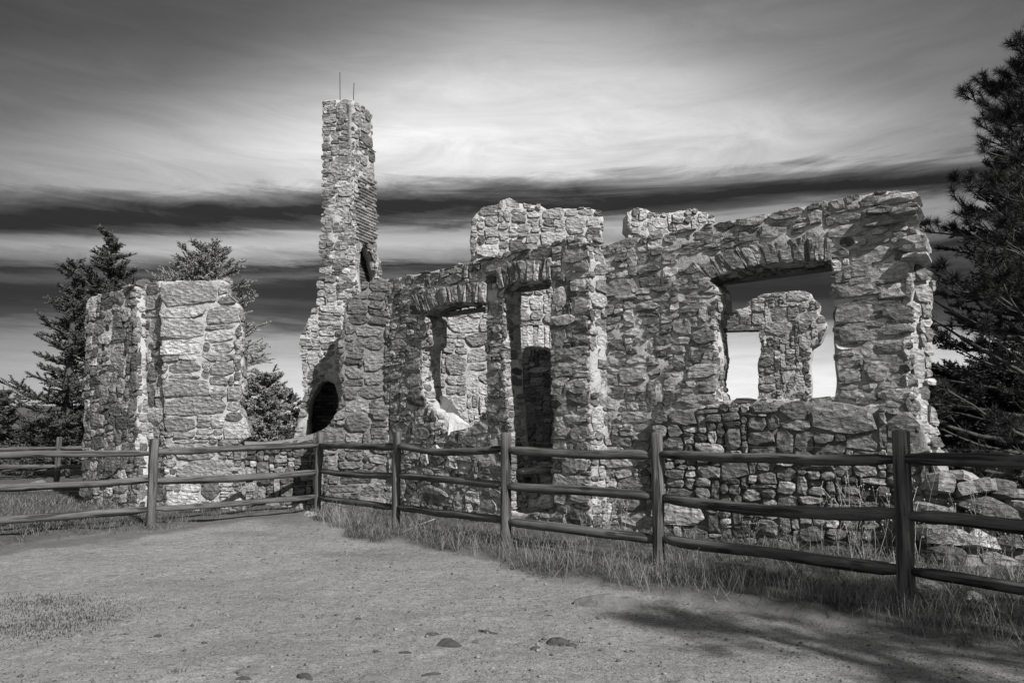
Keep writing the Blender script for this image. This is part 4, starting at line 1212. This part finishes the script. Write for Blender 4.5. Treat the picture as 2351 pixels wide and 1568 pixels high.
weeds = [(1395, 1238, .75, 0), (1430, 1252, .9, 1), (1560, 1262, .85, 2), (1662, 1270, .55, 3), (1720, 1282, .7, 0), (1800, 1300, .6, 1), (1930, 1312, .9, 2), (1958, 1320, 1.05, 3), (1988, 1322, 1.0, 0), (2012, 1325, 1.1, 1),
         (2040, 1318, 1.0, 2), (2112, 1330, 1.0, 3), (2130, 1322, 1.1, 0), (2185, 1345, .8, 1), (2215, 1350, .9, 2), (2240, 1352, 1.0, 3), (2270, 1355, .8, 0), (2300, 1358, .95, 1), (2330, 1362, .9, 2), (1890, 1300, .8, 3),
         (1232, 1175, .45, 0), (1215, 1190, .4, 1), (850, 1185, .45, 2), (960, 1195, .5, 3), (885, 1180, .6, 0), (1340, 1248, .5, 1), (1602, 1330, .35, 1), (1180, 1245, .4, 2)]
names_ = ['just left of', 'just right of', 'a step right of', 'a step left of']
pxs = [('the corner post', 729), ('the fourth post', 908), ('the post beside the doorway', 1161), ('the post left of the big opening', 1515), ('the big near post', 2080)]
size_w = lambda s_: 'low' if s_ < .5 else ('knee-high' if s_ < .8 else 'tall')
from collections import Counter
cnt = Counter(); tmp = []
for (px, py, s_, k) in weeds:
    tmp.append((px, py, s_, k))
tmp.sort()
order = ['first', 'second', 'third', 'fourth', 'fifth', 'sixth', 'seventh', 'eighth', 'ninth', 'tenth', 'eleventh', 'twelfth', 'thirteenth', 'fourteenth']
for (px, py, s_, k) in tmp:
    left = [q for q in pxs if q[1] <= px]; ref = left[-1]; cnt[ref[0]] += 1
    p = on_ground(px, py); o = bpy.data.objects.new('dry_weed', WM[k]); COL.objects.link(o)
    o.location = (p.x, p.y, gz(p.x, p.y) - .01); o.rotation_euler = (0, 0, px * 1.7); o.scale = (s_, s_, s_)
    tag(o, '%s dry seed-head weed, %s right of %s' % (size_w(s_), order[cnt[ref[0]] - 1], ref[0]), 'weed', 'dry seed-head weeds behind the fence')

# ---- conifers
def limb(V, Fs, pts, r0, r1, seg=5):
    k0 = len(V); n = len(pts)
    for i, p in enumerate(pts):
        d = (pts[min(i + 1, n - 1)] - pts[max(i - 1, 0)]).normalized(); s_ = d.orthogonal().normalized(); t_ = d.cross(s_)
        r_ = r0 + (r1 - r0) * i / (n - 1)
        for w in range(seg):
            a = 2 * math.pi * w / seg; V.append(tuple(p + (s_ * math.cos(a) + t_ * math.sin(a)) * r_))
    for i in range(n - 1):
        for w in range(seg):
            w2 = (w + 1) % seg; Fs.append((k0 + i * seg + w, k0 + i * seg + w2, k0 + (i + 1) * seg + w2, k0 + (i + 1) * seg + w))
def fir(loc, h, prof, seed, label, name='fir_tree', mat=None, group=None, bpm=11, leaf=.055, density=1.0, droop=-.15, cat='tree', trunk_r=.15):
    """whorled conifer: prof(t) gives the crown radius at relative height t"""
    rnd = random.Random(seed); t_ = empty(name, loc, label, cat, group)
    TV, TF = [], []; base = Vector(loc)
    tr = [base + Vector((.06 * nz(i * .7, seed), .06 * nz(i * .7, seed + 9), h * i / 14 - .2)) for i in range(15)]
    limb(TV, TF, tr, trunk_r, .012, 8)
    leaves = []
    def spray(p, d, L):
        n = max(3, int(L / .022 * density))
        for i in range(n):
            q = p + d * (L * (i + rnd.random()) / n)
            for _ in range(4):
                e = (d * rnd.uniform(.3, 1) + Vector((rnd.gauss(0, .7), rnd.gauss(0, .7), rnd.gauss(.15, .45)))).normalized() * leaf * rnd.uniform(.6, 1.5)
                s_ = e.cross(Vector((rnd.gauss(0, 1), rnd.gauss(0, 1), rnd.gauss(0, 1)))).normalized() * leaf * .24
                leaves.append((q - s_, q + s_, q + e))
    nb = int(h * bpm)
    for i in range(nb):
        t = .10 + .88 * (i + rnd.random()) / nb
        R_ = prof(t)
        if R_ <= .02: continue
        a = rnd.uniform(0, 2 * math.pi); R_ *= rnd.uniform(.7, 1.12)
        d = Vector((math.cos(a), math.sin(a), droop + .5 * t)).normalized()
        k = t * 14; i0 = min(int(k), 13); p = tr[i0].lerp(tr[i0 + 1], k - i0)
        pts = [p]; n = 6
        for j in range(n):
            d = (d + Vector((rnd.gauss(0, .10), rnd.gauss(0, .10), .05 + rnd.gauss(0, .06)))).normalized(); pts.append(pts[-1] + d * R_ / n)
        limb(TV, TF, pts, .010 + .012 * R_, .004, 4)
        for j in range(1, n + 1):
            for _ in range(3):
                sd_ = Vector((-d.y, d.x, 0)).normalized() * rnd.choice((-1, 1)); dd = (d * rnd.uniform(.5, 1.2) + sd_ * rnd.uniform(.3, 1.1) + Vector((0, 0, rnd.gauss(.1, .25)))).normalized()
                L = R_ * (.34 - .03 * j) * rnd.uniform(.6, 1.4) + .08
                spray(pts[j].lerp(pts[j - 1], rnd.random()), dd, L)
        spray(pts[-1], d, .15)
    spray(tr[-2], Vector((0, 0, 1)), .3)
    A = np.array([[tuple(x) for x in tri] for tri in leaves]); n = len(A)
    finish_tris('crown', A.reshape(-1, 3), np.arange(n * 3).reshape(-1, 3), mat or M['needle'], t_)
    mb = MB(); mb.add(TV, TF); mb.build('trunk', M['bark'], t_, smooth=True)
    return t_
def base_at(px, Yd): r_ = ray(px, 985); return (r_.x / r_.y * Yd, Yd, -.2)
def P_left(t): return (1.75 * (1 - t) ** .75 * (1 + .35 * math.sin(t * 21)) + .12) if t < .96 else .12
fir(base_at(150, 19.5), 6.2, P_left, 11, 'dark fir tree with open tiered branches and bare lower trunk, left of the stone stub', bpm=14, density=1.1, leaf=.055, trunk_r=.2)
fir(base_at(228, 20.5), 7.3, lambda t: 1.5 * (1 - t) ** .6 * (1 + .25 * math.sin(t * 26)) + .12, 41, 'taller dense fir tree rising directly behind the stone stub', bpm=16, density=1.2, leaf=.055)
fir(base_at(455, 21.0), 6.9, lambda t: 2.5 * (1 - t) ** .5 + .12, 12, 'pale bushy juniper tree rising behind the sunlit masonry block', 'juniper_tree', M['needle_pale'], bpm=30, density=1.2, leaf=.055)
fir(base_at(610, 20.0), 3.1, lambda t: 1.25 * (1 - t) ** .5 + .1, 13, 'low pale juniper filling the gap between the masonry block and the fireplace wall', 'juniper_bush', M['needle_pale'], bpm=26, leaf=.06, cat='bush')
fir(base_at(668, 24.0), 2.9, lambda t: .9 * (1 - t) ** .6 + .1, 14, 'small dark shrub touching the left edge of the fireplace wall', 'juniper_bush', M['needle'], bpm=20, cat='bush')
fir(base_at(0, 20.0), 2.7, lambda t: 1.0 * (1 - t) ** .8 + .08, 15, 'small dark fir cut by the left edge of the photo', 'fir_tree', M['needle'], bpm=24)
fir(base_at(75, 24.0), 1.9, lambda t: 1.9 * (1 - t) ** .4 + .1, 16, 'low dark spreading bush under the tall fir', 'juniper_bush', M['needle'], bpm=34, cat='bush')
fir(base_at(175, 26.0), 1.7, lambda t: 2.2 * (1 - t) ** .4 + .1, 17, 'low dark bush right behind the tall fir trunk', 'juniper_bush', M['needle'], bpm=34, cat='bush')
fir(base_at(540, 24.0), 2.3, lambda t: 2.0 * (1 - t) ** .4 + .1, 19, 'low rounded bush behind the foot of the sunlit masonry block', 'juniper_bush', M['needle_pale'], bpm=28, cat='bush')

def pine(loc, h, seed, label, rmax=3.2, lowest=.12, nb=60, az0=None, tuft=.15, needles=46, clusters=9, mat=None, trunk_r=.20, az_bias=None, name='pine_tree', sweep=.0):
    rnd = random.Random(seed); t_ = empty(name, loc, label, 'tree')
    TV, TF = [], []; base = Vector(loc); tris = []
    tr = [base + Vector((.1 * nz(i * .6, seed), .1 * nz(i * .6, seed + 7), h * i / 14 - .2)) for i in range(15)]
    limb(TV, TF, tr, trunk_r, .03, 8)
    def tuftat(p, d):
        R_ = tuft * rnd.uniform(.75, 1.2)
        for _ in range(needles):
            v = Vector((rnd.gauss(0, 1), rnd.gauss(0, 1), rnd.gauss(0, 1))).normalized()
            v = (v + d * .75).normalized(); q = p + d * rnd.uniform(-.07, .04)
            s_ = v.cross(Vector((rnd.gauss(0, 1), rnd.gauss(0, 1), rnd.gauss(0, 1)))).normalized() * .0036
            tris.append((q - s_, q + s_, q + v * R_))
    for i in range(nb):
        t = lowest + (.99 - lowest) * (i + rnd.random()) / nb
        a = rnd.uniform(0, 2 * math.pi) if az_bias is None or rnd.random() < .35 else rnd.gauss(az_bias, .75)
        R_ = rmax * (1 - t) ** .62 * rnd.uniform(.6, 1.1) + .25
        d = Vector((math.cos(a), math.sin(a), .10 + .45 * t)).normalized()
        k = t * 14; i0 = min(int(k), 13); p = tr[i0].lerp(tr[i0 + 1], k - i0); pts = [p]; n = 8
        for j in range(n):
            d = (d + Vector((rnd.gauss(0, .12), rnd.gauss(0, .12), .03 + rnd.gauss(0, .10)))).normalized(); pts.append(pts[-1] + d * R_ / n)
        limb(TV, TF, pts, .014 + .010 * R_, .006, 5)
        tuftat(pts[-1], d)
        for _ in range(clusters):
            j = rnd.randint(2, n); q = pts[j].lerp(pts[j - 1], rnd.random())
            sd_ = Vector((-d.y, d.x, 0)).normalized() * rnd.choice((-1, 1))
            e = (d * rnd.uniform(.3, 1) + sd_ * rnd.uniform(.2, 1.1) + Vector((0, 0, rnd.uniform(-.1, .7)))).normalized()
            L = rnd.uniform(.12, .5) * (1.1 - .5 * j / n); m1_ = q + e * L * .55; e2 = (e + Vector((0, 0, .35))).normalized(); q2 = m1_ + e2 * L * .45
            limb(TV, TF, [q, m1_, q2], .008, .005, 4); tuftat(q2, e2)
            if rnd.random() < .6:
                e3 = (e + Vector((rnd.gauss(0, .5), rnd.gauss(0, .5), .3))).normalized(); q3 = m1_ + e3 * L * .5
                limb(TV, TF, [m1_, q3], .006, .004, 4); tuftat(q3, e3)
    A = np.array([[tuple(x) for x in tri] for tri in tris]); n = len(A)
    finish_tris('crown', A.reshape(-1, 3), np.arange(n * 3).reshape(-1, 3), mat or M['needle_dark'], t_)
    mb = MB(); mb.add(TV, TF); mb.build('trunk', M['bark'], t_, smooth=True)
    return t_
b0 = base_at(2490, 9.6)
pine(b0, 6.7, 21, 'large dark pine with long needle tufts leaning in from the right edge', rmax=3.1, nb=66, az_bias=math.pi * .98, clusters=11, lowest=.07, needles=70, tuft=.135)
fir(base_at(2400, 14.5), 7.4, lambda t: 2.6 * (1 - t) ** .6 + .1, 22, 'dark fir standing behind the big pine at the right edge', 'fir_tree', M['needle_dark'], bpm=15, density=.8, leaf=.07, trunk_r=.2)
fir(base_at(2230, 16.0), 2.9, lambda t: 1.9 * (1 - t) ** .4 + .1, 23, 'dark low bush behind the right end of the long wall', 'juniper_bush', M['needle_dark'], bpm=36, leaf=.07, cat='bush')
fir(base_at(2330, 13.0), 2.6, lambda t: 1.9 * (1 - t) ** .4 + .1, 24, 'dark undergrowth bush beneath the pine at the right edge', 'juniper_bush', M['needle_dark'], bpm=36, leaf=.07, cat='bush')
# the trees of the grove to the right of the yard, whose shade falls over the fence and the near ground
for i, (x, y, h, rm, s_) in enumerate([(6.2, .4, 5.6, 1.6, 31), (6.4, -1.7, 6.8, 1.9, 33), (7.9, -1.2, 7.8, 2.4, 32)]):
    pine((x, y, -.2), h, s_, ['small pine of the grove right of the yard, nearest the fence', 'middle pine of the grove right of the yard', 'tallest pine of the grove right of the yard'][i], rmax=rm, nb=46, needles=22, clusters=7, tuft=.24)


# ================================================================== small things on the ground
def rock(px, py, w, d, h, seed, label, mat=None, rot=0, name='rock', cat='rock', group=None, sink_=.3, par=None):
    rnd = random.Random(seed); p = on_ground(px, py)
    bm = bmesh.new(); bmesh.ops.create_icosphere(bm, subdivisions=3, radius=1.0)
    for v in bm.verts:
        c = v.co.copy(); k = 1 + .28 * mnoise.noise(c * 1.3 + Vector((seed, 0, 0))) + .12 * mnoise.noise(c * 3.5 + Vector((0, seed, 0))) + .05 * mnoise.noise(c * 9)
        v.co = c * k; v.co.z = max(v.co.z, -.6)
        v.co = Vector((v.co.x * w / 2, v.co.y * d / 2, v.co.z * h))
    me = bpy.data.meshes.new(name); bm.to_mesh(me); bm.free(); me.materials.append(mat or M['stone'])
    o = bpy.data.objects.new(name, me); COL.objects.link(o); o.location = (p.x, p.y, gz(p.x, p.y) - h * sink_); o.rotation_euler = (0, 0, rot)
    tag(o, label, cat, group); return o
GR = 'rocks in the bare yard'
m, g, b = new_mat('dusty_rock'); p_ = pos(g); n = g.noise(p_, 14, 5, .65); n2_ = g.noise(p_, 80, 4, .7)
finish(g, b, g.mul(.13, g.add(.45, g.add(g.mul(n, .7), g.mul(n2_, .4)))), .95, g.add(n, g.mul(n2_, .4)), 1.0, .02); M['rock'] = m
m, g, b = new_mat('dark_rock'); p_ = pos(g); n = g.noise(p_, 20, 5, .65)
finish(g, b, g.mul(.06, g.add(.45, g.mul(n, .9))), .95, n, 1.0, .015); M['rock_dark'] = m
rock(1388, 1392, .50, .20, .085, 1, 'long low buried rock in the yard, the largest one, right of centre', M['rock'], -.05, group=GR, sink_=.15)
rock(1278, 1478, .15, .10, .055, 2, 'small dark rounded rock with a grass sprig, below the long rock', M['rock_dark'], .2, group=GR)
rock(1313, 1484, .07, .05, .02, 3, 'tiny dark stone at the right of the rock with the sprig', M['rock_dark'], .2, group=GR)
rock(1030, 1486, .14, .09, .05, 4, 'small dark rock left of centre in the near yard', M['rock_dark'], -.2, group=GR)
rock(1110, 1475, .16, .08, .035, 5, 'pale flat buried stone just right of the small dark rock', M['rock'], .1, group=GR)
rock(448, 1526, .13, .08, .045, 6, 'grey half buried stone near the bottom edge left of centre', M['rock'], 0, group=GR)
rock(585, 1546, .22, .10, .035, 7, 'flat buried stone beside the bottom edge, left of centre', M['rock'], .1, group=GR)
rock(852, 1562, .16, .10, .03, 8, 'dark-edged rock cut by the bottom edge', M['rock'], .3, group=GR)
rock(866, 1494, .05, .04, .015, 9, 'lone dark pebble left of the small dark rock', M['rock_dark'], .3, group=GR)
rock(1260, 1417, .07, .02, .012, 10, 'short dark stick-like stone below the long rock\'s left end', M['rock_dark'], .1, group=GR)
rock(82, 1128, .75, .6, .26, 11, 'pale boulder in the grass behind the left fence', M['rock'], .1)
rock(712, 1186, .24, .2, .09, 12, 'light squarish stone in front of the low wall beside the corner post', M['stone_light'], .1)
rock(694, 1172, .22, .2, .10, 13, 'grey squarish stone just behind the light one near the corner post', M['stone'], .5)
rock(2130, 1368, .28, .2, .10, 14, 'grey rock in the grass just right of the big near post', M['stone'], .3)
rock(2235, 1385, .24, .16, .06, 15, 'flat grey rock in the weeds further right of the big near post', M['stone'], .8)
rock(1062, 1232, .10, .08, .035, 16, 'small pale stone in the grass between the window wall and the fence', M['stone_light'], .1)
rock(2068, 1310, .3, .2, .08, 17, 'flat broken stone at the foot of the long wall behind the big near post', M['stone'], .2)
CL = 'dark clods and bark bits in the bare yard'
for i, (px, py, w, d, h, lb) in enumerate([(1120, 1452, .17, .03, .018, 'thin dark bark strip lying above the pale flat stone'), (992, 1462, .10, .04, .025, 'small dark clod with sprigs, up left of the small dark rock'),
        (932, 1500, .09, .03, .016, 'flat dark bark chip left of the small dark rock'), (990, 1548, .13, .035, .018, 'long dark bark chip near the bottom edge, centre'), (822, 1422, .05, .03, .015, 'lone dark crumb in the bright middle of the yard'),
        (1230, 1488, .07, .04, .018, 'little dark clod just left of the rock with the sprig'), (362, 1462, .05, .04, .025, 'small dark stone right of the stubble patch'), (700, 1560, .12, .05, .03, 'dark clod cut by the bottom edge, left of centre'),
        (1450, 1495, .05, .03, .015, 'small brown pebble right of the rock with the sprig'), (560, 1560, .10, .05, .02, 'dark-edged clod beside the flat buried stone at the bottom edge')]):
    rock(px, py, w, d, h, 40 + i, lb, M['rock_dark'], (i * .7) % 1.2 - .5, name='clod', cat='clod', group=CL)
# dead branch in the left grass, twig by the doorway
a_, b_ = on_ground(-60, 1222), on_ground(228, 1196)
lg = add_log('dead_branch', Vector((a_.x, a_.y, .06)), Vector((b_.x, b_.y, .09)), .024, 77, M['deadwood'], None, cap=.02, sag=-.02)
tag(lg, 'long pale dead branch lying in the grass at the left, below the lowest rail', 'branch')
a_, b_ = on_ground(925, 1228), on_ground(1000, 1212)
lg = add_log('dead_twig', Vector((a_.x, a_.y, .04)), Vector((b_.x, b_.y, .12)), .009, 78, M['deadwood'], None, cap=.01, segs=8)
tag(lg, 'thin bleached twig in the grass below the small window', 'branch')
# gravel and crumbs of soil
n = 34000
gxs = NR.uniform(-3.4, 4.2, n * 2); gys = 3.2 + 7 * NR.uniform(0, 1, n * 2) ** 1.5
k = verge(gxs, gys) < .05; gxs = gxs[k][:n]; gys = gys[k][:n]; n = len(gxs); gzz = ground_h(gxs, gys)
sz = .0018 + .0042 * NR.uniform(0, 1, n) ** 3 + .014 * NR.uniform(0, 1, n) ** 60
O = np.array([(1, 0, 0), (0, 1, 0), (-1, 0, 0), (0, -1, 0), (0, 0, .8), (0, 0, -.6)])
V = np.stack([gxs, gys, gzz + sz * .2], 1)[:, None, :] + O[None] * sz[:, None, None] * NR.uniform(.6, 1.5, (n, 6, 1))
T_ = np.array([(0, 1, 4), (1, 2, 4), (2, 3, 4), (3, 0, 4), (1, 0, 5), (2, 1, 5), (3, 2, 5), (0, 3, 5)])
Fc = (np.arange(n)[:, None, None] * 6 + T_[None]).reshape(-1, 3)
m, g, b = new_mat('grit'); r_ = g.node('ShaderNodeNewGeometry').outputs['Random Per Island']
finish(g, b, g.ramp(r_, [(0, .05), (.45, .10), (.7, .14), (1, .22)]), .9); M['grit'] = m
o = finish_tris('gravel', V.reshape(-1, 3), Fc, M['grit']); o['kind'] = 'stuff'
